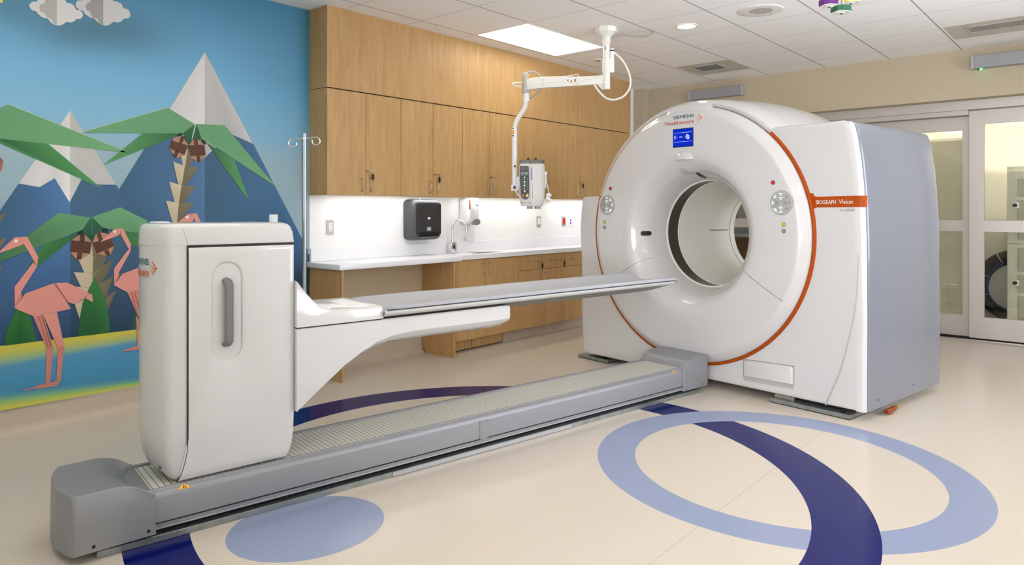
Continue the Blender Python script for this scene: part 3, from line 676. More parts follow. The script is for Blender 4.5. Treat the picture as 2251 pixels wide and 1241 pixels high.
base_cab('two-door wooden sink cabinet under the faucet, next to the kneehole', [4.395, 4.787, 5.267], None, 'wood', False)
base_cab('wooden base cabinet with two locked drawers over two doors, right of the sink cabinet', [5.269, 5.631, 6.004], True, 'cove', True)
base_cab('wooden base cabinet partly hidden behind the scanner, right of the locked drawers', [6.006, 6.37, 6.74], True, 'cove', False)
base_cab('last wooden base cabinet in the far corner behind the scanner', [6.742, 7.1, 7.46], True, 'cove', False)

# things on the splash wall
def wallplate(label, cat, name, p, kind, group=None):
    c = py(*p[:2], YW); d = py(*p[2:], YW); x0, x1, z1, z0 = c.x, d.x, c.z, d.z
    t = thing(name, label, cat, ((x0 + x1) / 2, YW, z0), group=group)
    b = BM(); box(b, x0, x1, YW - .0075, YW - .0006, z0, z1, .002, 1); obj('plate', b, M['plwhite'] if kind in ('jack', 'mural') else M['plate'], t)
    xm = (x0 + x1) / 2; zm = (z0 + z1) / 2; w = (x1 - x0); h = z1 - z0; Y = YW - .0075
    if kind == 'outlet':
        b = BM(); box(b, xm - w * .25, xm + w * .25, Y - .004, Y, zm - h * .29, zm + h * .29, .001, 1); r_ = obj('receptacle', b, M['plwhite'], t)
        b = BM()
        for s in (-1, 1):
            zc = zm + s * h * .15
            for dx in (-.1, .1): box(b, xm + dx * w - .0012, xm + dx * w + .0012, Y - .0048, Y - .0041, zc - .004, zc + .005)
            cyl(b, (xm, Y - .0041, zc - .011), (xm, Y - .0048, zc - .011), .0024, n=10)
        obj('slots', b, M['gapd'], r_)
    elif kind == 'switch':
        b = BM(); box(b, xm - w * .27, xm + w * .27, Y - .006, Y, zm - h * .29, zm + h * .29, .002, 1); obj('rocker', b, M['plwhite'], t)
    elif kind == 'red':
        b = BM(); box(b, xm - w * .28, xm + w * .28, Y - .008, Y, zm - h * .3, zm + h * .3, .003, 1); obj('receptacle', b, M['red'], t)
    elif kind == 'jack':
        for s in (-1, 1):
            b = BM(); box(b, xm - .009, xm + .009, Y - .003, Y, zm + s * .017 - .009, zm + s * .017 + .009); obj('jack', b, M['blue'], t)
    elif kind == 'mural':
        b = BM(); box(b, xm - w * .3, xm + w * .3, Y - .004, Y, zm - h * .4, zm + h * .4, .001, 1); obj('rocker', b, M['plwhite'], t)
        b = BM(); sphere(b, (xm + w * .2, Y - .0042, zm + h * .02), .0035, (1, .4, 1), 10); obj('indicator', b, M['greenled'], t)
    for s in (-1, 1):
        b = BM(); cyl(b, (xm, Y - .0008, zm + s * h * .41), (xm, Y, zm + s * h * .41), .003, n=10); obj('screw', b, M['satin'], t)
wallplate('steel duplex power outlet near the left end of the splash wall', 'outlet', 'power_outlet', (717, 483, 733, 515), 'outlet')
wallplate('steel plate with white rocker on the splash wall below the hanging injector', 'switch', 'wall_switch', (1179, 475, 1188, 498), 'switch')
wallplate('red emergency power outlet in a steel plate on the splash wall', 'outlet', 'power_outlet', (1234, 475.5, 1242.5, 496.5), 'red')
wallplate('white data plate with two blue jacks beside the red outlet', 'data outlet', 'data_outlet', (1248, 476, 1258, 497), 'jack')
wallplate('small white switch with green indicator on the mural above the pedestal', 'switch', 'wall_switch', (591, 471, 610, 492), 'mural')

# paper towel dispenser
t = thing('paper_towel_dispenser', 'black smoked-plastic paper towel dispenser on the white splash wall', 'dispenser', (4.2, YW, 1.02))
x0, x1, z0, z1, yf = 4.065, 4.402, 1.025, 1.393, 4.70
def rrect(x0, x1, z0, z1, r, n=5):
    o = []
    for cx, cz, a in ((x1 - r, z1 - r, 0), (x0 + r, z1 - r, PI / 2), (x0 + r, z0 + r, PI), (x1 - r, z0 + r, 1.5 * PI)):
        for k in range(n + 1): o.append((cx + r * cos(a + PI / 2 * k / n), cz + r * sin(a + PI / 2 * k / n)))
    return o
b = BM(); loft(b, [[(p[0], y, p[1]) for p in rrect(x0 + i, x1 - i, z0 + i, z1 - i, .045)] for y, i in ((YW - .0006, .004), (YW - .045, 0))]); obj('back_case', b, M['towelside'], t)
b = BM(); loft(b, [[(p[0], y, p[1]) for p in rrect(x0 + i, x1 - i, z0 + i, z1 - i, .045)] for y, i in ((YW - .0455, 0), (yf + .05, .002), (yf + .02, .008), (yf + .006, .018), (yf, .034))]); obj('cover', b, M['towelside'], t)
b = BM(); loft(b, [[(p[0], y, p[1]) for p in rrect(4.092, x1 - .016, 1.072, 1.356, .016)] for y in (yf + .004, yf - .005)]); f_ = obj('front_window', b, M['toweldark'], t)
b = BM(); prism(b, [(4.118, 1.058), (4.366, 1.058), (4.366, 1.08), (4.35, 1.098), (4.143, 1.098), (4.128, 1.086)], 'y', yf - .0085, yf - .0055); obj('towel_slot', b, M['soot'], t)
b = BM(); prism(b, [(4.108, 1.052), (4.374, 1.052), (4.366, 1.0575), (4.118, 1.0575)], 'y', yf - .014, yf - .001); obj('tear_bar', b, M['satin'], t)
b = BM(); loft(b, [[(p[0], y, p[1]) for p in rrect(4.212, 4.266, 1.107, 1.147, .006)] for y in (yf - .0052, yf - .007)]); lb_ = obj('hand_sign', b, M['coolgrey'], t)
b = BM()
for dx in (-.013, 0, .013): box(b, 4.239 + dx - .0035, 4.239 + dx + .0035, yf - .0076, yf - .0071, 1.114 + abs(dx) * .3, 1.139 - abs(dx) * .3)
obj('hand_mark', b, M['plwhite'], lb_)
b = BM(); loft(b, [[(4.24 + .017 * cos(a) * (1 + .15 * sin(2 * a)), y, 1.222 + .011 * sin(a)) for a in [2 * PI * i / 20 for i in range(20)]] for y in (yf - .0052, yf - .0062)]); obj('emblem', b, M['plwhite'], t)
b = BM(); cyl(b, (4.235, YW - .03, z1 - .004), (4.235, YW - .03, z1 + .014), .008, n=12); obj('lock', b, M['chrome'], t)

# soap dispenser
t = thing('soap_dispenser', 'white wall soap dispenser with drip guard above the sink', 'dispenser', (4.86, YW, 1.0))
b = BM(); box(b, 4.80, 4.93, YW - .012, YW - .0006, 1.035, 1.405, .004); obj('back_plate', b, M['plwhite'], t)
b = BM(); box(b, 4.845, 4.955, YW - .022, YW - .0125, .992, 1.2, .004); obj('drip_guard', b, M['plwhite'], t)
b = BM(); loft(b, [[(p[0], y, p[1]) for p in rrect(4.762 + i, 4.925 - i, 1.163 + i, 1.41, .03)] for y, i in ((YW - .0125, 0), (4.75, 0), (4.728, .008), (4.715, .024))]); obj('cover', b, M['plwhite'], t)
b = BM(); loft(b, [[(p[0], y, p[1]) for p in rrect(4.776, 4.789, 1.30, 1.395, .006)] for y in (4.7275, 4.7145)]); obj('level_window', b, M['amberglass'], t)
b = BM(); loft(b, [[(4.862 + .048 * cos(a), y, 1.18 + .03 * sin(a)) for a in [2 * PI * i / 24 for i in range(24)]] for y in (4.74, 4.712, 4.70)]); obj('push_lever', b, M['greybtn'], t)
b = BM(); prism(b, [(4.885, 1.335), (4.899, 1.335), (4.892, 1.352)], 'y', 4.7135, 4.7145); box(b, 4.862, 4.878, 4.7135, 4.7145, 1.336, 1.35); obj('label', b, M['teal'], t)

# ------------------------------------------------------------------ scanner gantry (local frame: u along the bed, v across, z up)
G = thing('scanner_gantry', 'large white ring scanner with round bore, orange trim and blue screen', 'scanner', (4.95, V0, 0), 'scan')
UF = 4.37
cz = Z0
def star(outl, extra, n=120):
    """radial outline about the bore axis: list of (angle, radius)"""
    angs = sorted(set([round(math.atan2(p[0] - V0, p[1] - cz), 6) for p in outl] + [round(-PI + 2 * PI * i / n, 6) for i in range(n)]))
    out = []
    for a in angs:
        dx, dz = sin(a), cos(a); best = None
        for p, q in zip(outl, outl[1:] + outl[:1]):
            px_, pz_ = p[0] - V0, p[1] - cz; ex, ez = q[0] - p[0], q[1] - p[1]
            den = dx * ez - dz * ex
            if abs(den) < 1e-12: continue
            t_ = (px_ * ez - pz_ * ex) / den; s_ = (px_ * dz - pz_ * dx) / den
            if t_ > 0 and -1e-6 <= s_ <= 1 + 1e-6: best = t_ if best is None else max(best, t_)
        out.append((a, best))
    return out
right_prof = [(1.955, .058), (1.952, .6), (1.955, 1.0), (1.965, 1.3), (1.985, 1.6), (2.012, 1.80), (2.03, 1.845), (2.06, 1.858)]
outl = [(4.33, .05), (4.352, .4), (4.358, .9), (4.372, 1.14), (4.36, 1.3), (4.345, 1.39), (4.32, 1.412), (4.0, 1.418), (3.80, 1.70), (3.45, 1.93), (3.0, 1.96), (2.56, 1.857)] + right_prof[::-1] + [(3.18, .052)]
prof = star(outl, None)
b = BM()
def ringsec(u, d): return [Vector((u, V0 + (r - d) * sin(a), cz + (r - d) * cos(a))) for a, r in prof]
def insec(u, r): return [Vector((u, V0 + r * sin(a), cz + r * cos(a))) for a, _ in prof]
loft(b, [insec(UF, .60), ringsec(UF, .045), ringsec(UF, .034), ringsec(UF + .0005, .028), ringsec(UF + .006, .012), ringsec(UF + .02, .003), ringsec(UF + .04, 0), ringsec(5.54, 0), ringsec(5.57, .02), insec(5.57, .60)], cap=False)
obj('front_housing', b, M['white'], G, ang=28)
# right side cover: bowed panel with rounded front edge
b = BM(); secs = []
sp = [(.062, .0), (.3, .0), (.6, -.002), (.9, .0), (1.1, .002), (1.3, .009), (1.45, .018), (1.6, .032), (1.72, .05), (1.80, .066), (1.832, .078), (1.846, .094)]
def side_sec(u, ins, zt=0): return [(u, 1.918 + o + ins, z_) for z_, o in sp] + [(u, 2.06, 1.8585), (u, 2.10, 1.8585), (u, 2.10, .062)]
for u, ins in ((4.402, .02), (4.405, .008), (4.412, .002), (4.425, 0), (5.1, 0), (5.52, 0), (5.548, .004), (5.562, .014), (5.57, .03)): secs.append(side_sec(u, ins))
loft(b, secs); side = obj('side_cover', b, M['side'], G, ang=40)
# rounded white corner post between front and side cover
b = BM(); secs = []
for z_, o in sp:
    base = 1.918 + o
    secs.append([(4.3985, base + .014, z_), (4.39, base + .004, z_), (4.379, base + .012, z_), (4.372, base + .028, z_), (4.3695, base + .06, z_), (4.3985, base + .06, z_)])
loft(b, secs); obj('corner_post', b, M['white'], G, ang=50)
# dome over the tunnel
b = BM()
lathe(b, [(4.371, .955), (4.376, .98), (4.40, .996), (4.6, 1.02), (4.9, 1.04), (5.15, 1.044), (5.35, 1.036), (5.47, 1.02), (5.53, 1.0), (5.56, .965), (5.572, .90), (5.574, .55), (5.57, .44)], (0, V0, cz), 'x', 72, R(-118), R(118), cap=False)
lo = [v for v in b.verts if False]
obj('dome_cover', b, M['white'], G, ang=40)
b = BM()
box(b, 4.42, 5.565, 2.45, 3.95, .06, .62, .02); obj('rear_base', b, M['white'], G)
# disc cover with the flared bore
disc = [(4.368, .944), (4.352, .946), (4.338, .937), (4.318, .914), (4.305, .898), (4.298, .886), (4.2955, .874), (4.295, .86), (4.295, .64), (4.296, .60), (4.300, .575), (4.308, .555), (4.322, .532), (4.345, .507), (4.375, .482), (4.415, .456), (4.46, .438), (4.52, .422), (4.575, .4135), (4.607, .411)]
b = BM(); lathe(b, disc, (0, V0, cz), 'x', 120); obj('ring_cover', b, M['white'], G, ang=60)
def onDisc(r):
    for (u0, r0), (u1, r1) in zip(disc[7:], disc[8:]):
        if r1 <= r <= r0: return u0 + (u1 - u0) * (r0 - r) / (r0 - r1 + 1e-9)
    return 4.295
# raised lip at the top of the ring
b = BM(); secs = []
for i in range(25):
    t_ = R(11.5 - 24 * i / 24); k = min(1, i / 1.5, (24 - i) / 3) ; h = .004 + .019 * max(0, min(1, k))
    secs.append([Vector((u, V0 + r * sin(t_), cz + r * cos(t_))) for u, r in ((4.316, .912), (4.322, .925 + h * .55), (4.342, .946 + h * .9), (4.36, .955 + h), (4.39, .959 + h), (4.39, .93))])
loft(b, secs); obj('top_lip', b, M['white'], G, ang=50)
# seam between disc and housing: gasket at the top, orange trim around the rest
b = BM(); torus(b, (4.362, V0, cz), .958, .011, 'x', 60, 10, R(-43), R(-11)); obj('gasket', b, M['gask'], G)
b = BM(); torus(b, (4.362, V0, cz), .952, .008, 'x', 60, 8, R(12), R(70)); obj('gasket', b, M['gask'], G)
a_r = math.atan2(2.56 - V0, 1.857 - cz); a_l = math.atan2(4.10 - V0, 1.412 - cz)
b = BM(); secs = []
for i in range(121):
    t_ = a_r - (2 * PI - (a_l - a_r)) * i / 120
    secs.append([Vector((u, V0 + r * sin(t_), cz + r * cos(t_))) for u, r in ((4.3695, .946), (4.358, .946), (4.353, .951), (4.352, .957), (4.354, .963), (4.360, .967), (4.3695, .968))])
loft(b, secs); obj('orange_ring', b, M['orange'], G, ang=60)
# orange name bar with the lettering, wrapped to the corner
UB = UF - .0035
def barz(v, top): 
    t_ = (2.255 - v) / .335
    return (1.381 + .004 * t_) if top else (1.313 + .002 * t_)
b = BM(); secs = []
for v, u in ((2.262, UB), (2.25, UB), (2.1, UB), (1.99, UB), (1.965, UB + .003), (1.945, UB + .006), (1.930, UB + .014), (1.9215, UB + .029)):
    secs.append([(u, v, barz(v, 1)), (u, v, barz(v, 0)), (u + .003, v + .003, barz(v, 0)), (u + .003, v + .003, barz(v, 1))])
loft(b, secs)
def fillet(sgn):
    zc = barz(2.25, sgn > 0) + sgn * .022; pts = [(2.268, zc + sgn * .004), (2.268, barz(2.25, sgn > 0))] + [(2.225 + .022 - .022 * sin(a) , zc - sgn * .022 * cos(a)) for a in [PI / 2 * k / 5 - PI / 2 + PI / 2 for k in range(0, 6)]]
    pts = [(2.272, barz(2.25, sgn > 0)), (2.226, barz(2.25, sgn > 0)), (2.238, barz(2.25, sgn > 0) + sgn * .004), (2.246, barz(2.25, sgn > 0) + sgn * .012), (2.250 , barz(2.25, sgn > 0) + sgn * .024), (2.272, barz(2.25, sgn > 0) + sgn * .024)]
    prism(b, pts, 'x', UB, UB + .003)
fillet(1); fillet(-1)
bar = obj('name_bar', b, M['orange'], G, ang=50)
def front_text(parent, name, s, v_l, v_r, z0, z1, u, mat, bold=False):
    b = BM(); lettering(b, s, lambda a, c: (u, v_l + (v_r - v_l) * a, z0 + (z1 - z0) * c), bold); return obj(name, b, mat, parent, recalc=False)
front_text(bar, 'lettering', 'BIOGRAPH', 2.230, 2.100, 1.334, 1.360, UB - .0006, M['txtwhite'], True)
front_text(bar, 'lettering', 'Vision', 2.084, 1.995, 1.335, 1.363, UB - .0006, M['txtwhite'], True)
front_text(G, 'lettering', 'WITH', 2.080, 2.047, 1.289, 1.299, UF - .0008, M['txtblack'])
front_text(G, 'lettering', 'AIDAN', 2.041, 1.988, 1.289, 1.303, UF - .0008, M['txtblack'])
UD = 4.295
front_text(G, 'lettering', 'SIEMENS', 3.2991, 3.1135, 1.9764, 2.0018, UD - .0006, M['teal'], True)
front_text(G, 'lettering', 'Healthineers', 3.3772, 3.1135, 1.9339, 1.9633, UD - .0006, M['lorange'], True)
def dots(parent, f):
    for (a, c, r) in ((.0, 0, .0025), (.32, .3, .0035), (.32, -.3, .0035), (.34, 0, .0), (.6, .62, .004), (.58, .0, .0045), (.6, -.62, .004), (.86, .34, .0058), (.86, -.34, .0058), (1.12, 0, .0075)):
        if r == 0: continue
        b = BM(); poly(b, [f(a, c, r * cos(t_), r * sin(t_)) for t_ in [2 * PI * i / 16 for i in range(16)]]); obj('logo_dot', b, M['lorange'], parent, recalc=False)
dots(G, lambda a, c, dx, dz: (UD - .0006, 3.1013 - a * .045 - dx, 1.9663 + c * .04 + dz))
# display
b = BM(); box(b, UD - .004, UD + .004, 3.1176, 3.3021, 1.7635, 1.9024, .003, 1); scr = obj('display', b, M['black'], G)
b = BM(); box(b, UD - .0052, UD - .0042, 3.1226, 3.296, 1.7685, 1.8973); scr2 = obj('screen', b, M['screen'], scr)
b = BM()
for z_ in (1.87, 1.803): box(b, UD - .0060, UD - .0054, 3.1277, 3.29, z_, z_ + .0012)
def circ(b, v, z_, r, n=20, u=UD - .0058): poly(b, [(u, v + r * cos(2 * PI * i / n), z_ + r * sin(2 * PI * i / n)) for i in range(n)])
def annul(b, v, z_, r0, r1, a0=0, a1=2 * PI, u=UD - .0058, n=24):
    P0 = [b.verts.new((u, v + r0 * cos(a0 + (a1 - a0) * i / n), z_ + r0 * sin(a0 + (a1 - a0) * i / n))) for i in range(n + 1)]
    P1 = [b.verts.new((u, v + r1 * cos(a0 + (a1 - a0) * i / n), z_ + r1 * sin(a0 + (a1 - a0) * i / n))) for i in range(n + 1)]
    for i in range(n): b.faces.new((P0[i], P0[i + 1], P1[i + 1], P1[i]))
annul(b, 3.1652, 1.8375, .010, .014); annul(b, 3.1612, 1.8395, .014, .019, -2.2, 1.2); box(b, UD - .006, UD - .0054, 3.1622, 3.1683, 1.8345, 1.8416); box(b, UD - .006, UD - .0054, 3.1784, 3.1926, 1.835, 1.8365)
for v in (3.2372, 3.2301, 3.223): box(b, UD - .006, UD - .0054, v - .0025, v + .0025, 1.8365, 1.8416)
annul(b, 3.219, 1.839, .004, .0055, -1.2 + PI, 1.2 + PI); annul(b, 3.2595, 1.8375, .004, .0055, -1.2, 1.2)
box(b, UD - .006, UD - .0054, 3.2717, 3.2879, 1.836, 1.839)
for s in (-1, 1): poly(b, [(UD - .0058, 3.2859, 1.8375 + s * .008), (UD - .0058, 3.2737, 1.8375 + s * .008), (UD - .0058, 3.2798, 1.8375 + s * .017)])
obj('screen_marks', b, M['scrmark'], scr, recalc=False)
# camera bump under the display
b = BM(); secs = []
for k in range(9):
    f_ = k / 8; z_ = 1.6692 + .062 * f_; h = .030 * cos(f_ * PI / 2) ** .8; w = .082 * math.sqrt(max(.02, 1 - f_ ** 2 * .9))
    secs.append([(UD + .003, 3.2017 + w, z_)] + [(UD + .001 - h * cos(t_), 3.2017 + w * -sin(t_) * -1 if False else 3.2017 - w * sin(t_), z_) for t_ in [-PI / 2 * .98 + PI * .98 * j / 14 for j in range(15)]] + [(UD + .003, 3.2017 - w, z_)])
loft(b, secs); obj('camera_housing', b, M['white'], G, ang=60)
# control panels, buttons
def controls(v, z_, left):
    b = BM(); lathe(b, [(-.001, 0), (-.0055, .001), (-.0055, .072), (-.004, .0785), (.001, .0805)], (UD - .001, v, z_), 'x', 40); p = obj('control_panel', b, M['panelgrey'], G, ang=40)
    b = BM(); lathe(b, [(.001, .081), (-.0012, .084), (-.0016, .090), (.001, .096)], (UD - .001, v, z_), 'x', 40); obj('panel_surround', b, M['white'], G, ang=60)
    b = BM(); u = UD - .0074
    on = [90, 180, 270, 135] if left is False else [90, 0, 270, 45]
    def key(bm_, ang, r):
        c, s_ = -cos(R(ang)), sin(R(ang)); cv, czz = v + c * r, z_ + s_ * r
        t1, t2 = (-s_, c), (c, s_)
        w = .0165
        q = lambda a, d: (u, cv + t1[0] * a + t2[0] * d, czz + t1[1] * a + t2[1] * d)
        poly(bm_, [q(-w, .006), q(w, .006), q(w * .9, .0082), q(0, .0092), q(-w * .9, .0082)]); poly(bm_, [q(.0042 * cos(a), -.002 + .0045 * sin(a)) for a in [2 * PI * i / 10 for i in range(10)]])
    for a in on: key(b, a, .054)
    for a in (90, 270): key(b, a, .026)
    for a in ((225, 235) if not left else (315, 305)): key(b, a, .058)
    obj('lit_keys', b, M['led'], p, recalc=False)
    b = BM()
    for a in ([45, 0, 315] if not left else [135, 180, 225]): key(b, a, .054)
    for a in (0, 180): key(b, a, .026)
    obj('unlit_keys', b, M['iconoff'], p, recalc=False)
controls(2.4279, 1.3436, False); controls(3.9695, 1.3385, True)
def button(name, v, z_, r, mat):
    b = BM(); lathe(b, [(0, r + .004), (-.003, r + .004), (-.0045, r + .001)], (UD, v, z_), 'x', 24); k = obj(name, b, M['gap'], G)
    b = BM(); lathe(b, [(-.0046, r + .0005), (-.0085, r * .9), (-.0095, 0)], (UD, v, z_), 'x', 24); obj('cap', b, mat, k)
    return k
for v, z_ in ((2.4857, 1.4785), (3.934, 1.4724)): button('stop_button', v, z_, .0115, M['redbtn'])
for v, z_ in ((2.4107, 1.2026), (3.9999, 1.1966)):
    k = button('radiation_button', v, z_, .0105, M['yellowbtn'])
    b = BM(); circ(b, v, z_, .0018, 10, UD - .0098)
    for a0 in (30, 150, 270): annul(b, v, z_, .003, .0072, R(a0 - 30), R(a0 + 30), UD - .0098, 6)
    obj('trefoil', b, M['gapd'], k, recalc=False)
for v, z_ in ((2.4107, 1.159), (3.9999, 1.1519)): button('call_button', v, z_, .0105, M['greybtn'])
# door seams on the ring
def dseam(ang, r0, r1, bend):
    b = BM(); pts = []
    for i in range(15):
        r = r0 + (r1 - r0) * i / 14; a = R(ang) + bend * (1 - i / 14) ** 2; pts.append((onDisc(r) - .0005, V0 + r * sin(a), cz + r * cos(a)))
    tube(b, pts, .0016, 6, 0); obj('seam', b, M['gap'], G)
ar = math.degrees(math.atan2(2.414 - V0, .696 - cz)); al = math.degrees(math.atan2(3.782 - V0, .799 - cz))
dseam(ar, .425, .884, R(3)); dseam(al, .425, .884, R(-3))
# windows in the flare
def flarepad(name, ang, r0, r1, half, mat):
    b = BM(); secs = []; a = R(ang)
    for i in range(9):
        r = r0 + (r1 - r0) * i / 8; u = onDisc(r); w = half * math.sqrt(max(.0, 1 - ((i - 4) / 4.2) ** 6)); 
        secs.append([(u - .001, V0 + (r - .004) * sin(a) + s * w * cos(a), cz + (r - .004) * cos(a) - s * w * sin(a)) for s in (-1, -.5, 0, .5, 1)])
    loft(b, secs, closed=False, cap=False); obj(name, b, mat, G, recalc=False)
flarepad('laser_window', 91, .442, .486, .019, M['black'])
flarepad('camera_window', -4, .424, .462, .021, M['black'])
b = BM()
for i in range(-4, 5):
    for j in range(-3, 4):
        if (i / 4.4) ** 2 + (j / 3.4) ** 2 > 1: continue
        r = .480 + j * .0065; a = R(8 + i * .95); u = onDisc(r); c = Vector((u - .002, V0 + (r - .003) * sin(a), cz + (r - .003) * cos(a))); s_ = .0011
        box(b, c.x - s_, c.x + s_, c.y - s_, c.y + s_, c.z - s_, c.z + s_)
obj('speaker_holes', b, M['gap'], G)
# bore: smoked acrylic band, rims and tunnel
def band(name, p, mat, n=96, **k):
    b = BM(); lathe(b, p, (0, V0, cz), 'x', n); return obj(name, b, mat, G, ang=50, **k)
band('bore_rim', [(4.605, .411), (4.605, .405), (4.614, .403), (4.620, .405), (4.620, .411)], M['cream'])
band('bore_window', [(4.619, .409), (4.75, .407)], M['plexi'])
band('window_backing', [(4.614, .47), (4.618, .495), (4.752, .495), (4.756, .47)], M['keydark'])
band('bore_rim', [(4.748, .411), (4.748, .403), (4.756, .401), (4.764, .403), (4.764, .411)], M['cream'])
band('bore_tunnel', [(4.76, .4055), (5.545, .4055)], M['cream'])
band('bore_seam', [(5.488, .4045), (5.493, .4045)], M['gapd'])
band('bore_rim', [(5.52, .411), (5.52, .400), (5.55, .398), (5.57, .41), (5.582, .45), (5.576, .57)], M['cream'])
b = BM()
for a0, a1, mt in ((5.19, 5.46, 0),):
    lathe(b, [(a0, .4035), (a1, .4035)], (0, V0, cz), 'x', 2, R(88.6), R(90.6))
obj('laser_slot', b, pm('slot_grey', (160, 157, 146), .4), G, recalc=False)
# lower service hatch with grip recess, crease, feet
b = BM()
hp = [(2.75, .142), (2.75, .232), (2.742, .246), (2.728, .252), (2.408, .264), (2.394, .260), (2.386, .246), (2.384, .150)]
rows = loft(b, [[(UF - .001, p[0], p[1]) for p in hp], [(UF - .012, p[0] + (-.003 if p[0] > 2.6 else .003), p[1] - (.003 if p[1] > .2 else 0)) for p in hp], [(UF - .017, p[0] + (-.012 if p[0] > 2.6 else .012), p[1] - (.012 if p[1] > .2 else -.002)) for p in hp]]); obj('service_hatch', b, M['white'], G, ang=50)
b = BM(); prism(b, [(2.748, .108), (2.384, .118), (2.384, .1495), (2.75, .1415)], 'x', UF - .0045, UF - .0005); obj('grip_recess', b, M['gask'], G)
b = BM()
tube(b, [(UF - .001, 2.754, .128), (UF - .001, 2.754, .236), (UF - .001, 2.744, .2515), (UF - .001, 2.728, .2565), (UF - .001, 2.404, .2685), (UF - .001, 2.390, .2645), (UF - .001, 2.380, .249), (UF - .001, 2.380, .14)], .0013, 6, 3); obj('hatch_seam', b, M['gap'], G)
b = BM(); tube(b, [(UF + .0015, 1.962, 1.023), (UF + .0005, 1.974, .772), (UF + .0003, 2.000, .589), (UF + .0003, 2.072, .302), (UF + .0003, 2.168, .062)], (.0035, .006), 8, 5); obj('crease', b, M['gask'], G)
b = BM(); prism(b, [(1.935, .056), (2.21, .056), (2.165, .0625), (2.10, .19), (2.04, .40), (1.99, .63), (1.968, .80)], 'x', UF - .0012, UF + .001); 
bm_dead = b; b.free()
for i, (va, vb, ua) in enumerate(((2.012, 2.552, 4.36), (4.05, 4.40, 4.385))):
    b = BM(); box(b, ua, ua + .5, va, vb, .004, .030, .002, 1); f_ = obj('foot_plate', b, M['steel'], G)
    b = BM(); box(b, ua + .0005, ua + .4995, va + .001, vb - .001, .0006, .0038); obj('pad', b, M['black'], f_)
    b = BM(); box(b, ua + .08, ua + .4, va + .1, vb - .12, .0305, .055); obj('foot_block', b, M['black'], f_)
    b = BM(); cyl(b, (ua + .035, va + .06, .0302), (ua + .035, va + .06, .036), .018, n=6); obj('bolt', b, M['black'], f_)
b = BM(); box(b, UF + .02, UF + .035, 2.39, 2.53, .0305, .056); obj('rating_plate', b, M['satin'], G)
for u, z_ in ((4.54, .115), (5.08, .125)):
    b = BM(); cyl(b, (u, 1.9185, z_), (u, 1.9165, z_), .006, n=12); obj('screw', b, M['gapd'], G)

# copper drain tee on the floor beside the scanner
b0 = pz(1957, 909, 0); q = w2s(b0)
t = thing('drain_valve', 'small copper pipe tee with brass valve on the floor under the scanner side', 'valve', (q.x, q.y, 0), 'scan')
u, v = q.x, q.y - .004
b = BM(); cyl(b, (u - .075, v, .0285), (u + .05, v, .0285), .0125, n=16); cyl(b, (u - .01, v, .0005), (u - .01, v, .025), .012, n=16)
for a in (-.075, -.045, .02): cyl(b, (u + a, v, .0285), (u + a + .02, v, .0285), .0155, n=16)
obj('pipe_tee', b, M['pipe'], t)
b = BM(); cyl(b, (u + .0505, v, .0285), (u + .085, v, .0285), .015, n=6); tube(b, [(u + .07, v - .012, .036), (u + .075, v - .02, .044), (u + .09, v - .024, .046)], .004, 6, 3); obj('valve', b, M['brass'], t)

# ------------------------------------------------------------------ floor rail of the patient table
t = thing('floor_rail', 'long grey floor rail with slatted cover on which the white pedestal rides', 'rail', (2.3, V0, 0), 'scan')
b = BM(); box(b, .47, 4.2, 2.998, 3.352, .0005, .026, .001, 1); obj('base_plate', b, M['steel'], t)
b = BM(); box(b, .60, 4.19, 3.03, 3.33, .0265, .06); obj('plinth', b, M['soot'], t)
# extruded body: side wall, shoulder, lip
def bodysec(u): return [(u, 2.994, .058), (u, 2.994, .168), (u, 2.998, .184), (u, 3.008, .194), (u, 3.018, .197), (u, 3.020, .2005), (u, 3.030, .2015), (u, 3.031, .196),
                        (u, 3.331, .196), (u, 3.332, .2065), (u, 3.350, .2065), (u, 3.3655, .196), (u, 3.3665, .06), (u, 3.02, .058)]
b = BM(); loft(b, [bodysec(.60), bodysec(4.03)]); obj('body', b, M['grey'], t, ang=50)
b = BM(); box(b, .62, 4.02, 2.990, 2.9935, .074, .0775); obj('shadow_line', b, M['soot'], t)
b = BM(); box(b, .62, 4.02, 2.9925, 3.02, .052, .0575); obj('lower_strip', b, M['lgrey'], t)
b = BM(); box(b, .66, 4.0, 3.0335, 3.328, .1965, .1995); slats = obj('slat_cover', b, None, t)
sm = pm('slatted_cover', (196, 196, 184), .5); g = N(sm)
tc = g.nt.nodes.new('ShaderNodeTexCoord'); xx_, yy_, _ = g.sep(tc.outputs['Object'])
st = g.math('MODULO', g.math('ADD', xx_, 10), .0235); ln = g.math('LESS_THAN', st, .0028)
g.nt.links.new(g.mix(ln, lin((196, 196, 184)), lin((46, 46, 44))), g.nt.nodes['Principled BSDF'].inputs['Base Color'])
slats.data.materials.clear(); slats.data.materials.append(sm)
b = BM(); box(b, 2.247, 2.302, 2.9895, 2.9935, .068, .176, .0015, 1); jp = obj('joint_plate', b, M['grey'], t)
for u, z_ in ((2.255, .076), (2.294, .076), (2.255, .167), (2.294, .167)):
    b = BM(); cyl(b, (u, 2.9895, z_), (u, 2.9885, z_), .003, n=10); obj('screw', b, M['gap'], jp)
b = BM(); box(b, 1.72, 2.93, 2.9925, 2.9975, .004, .025); obj('splice_plate', b, M['lgrey'], t)
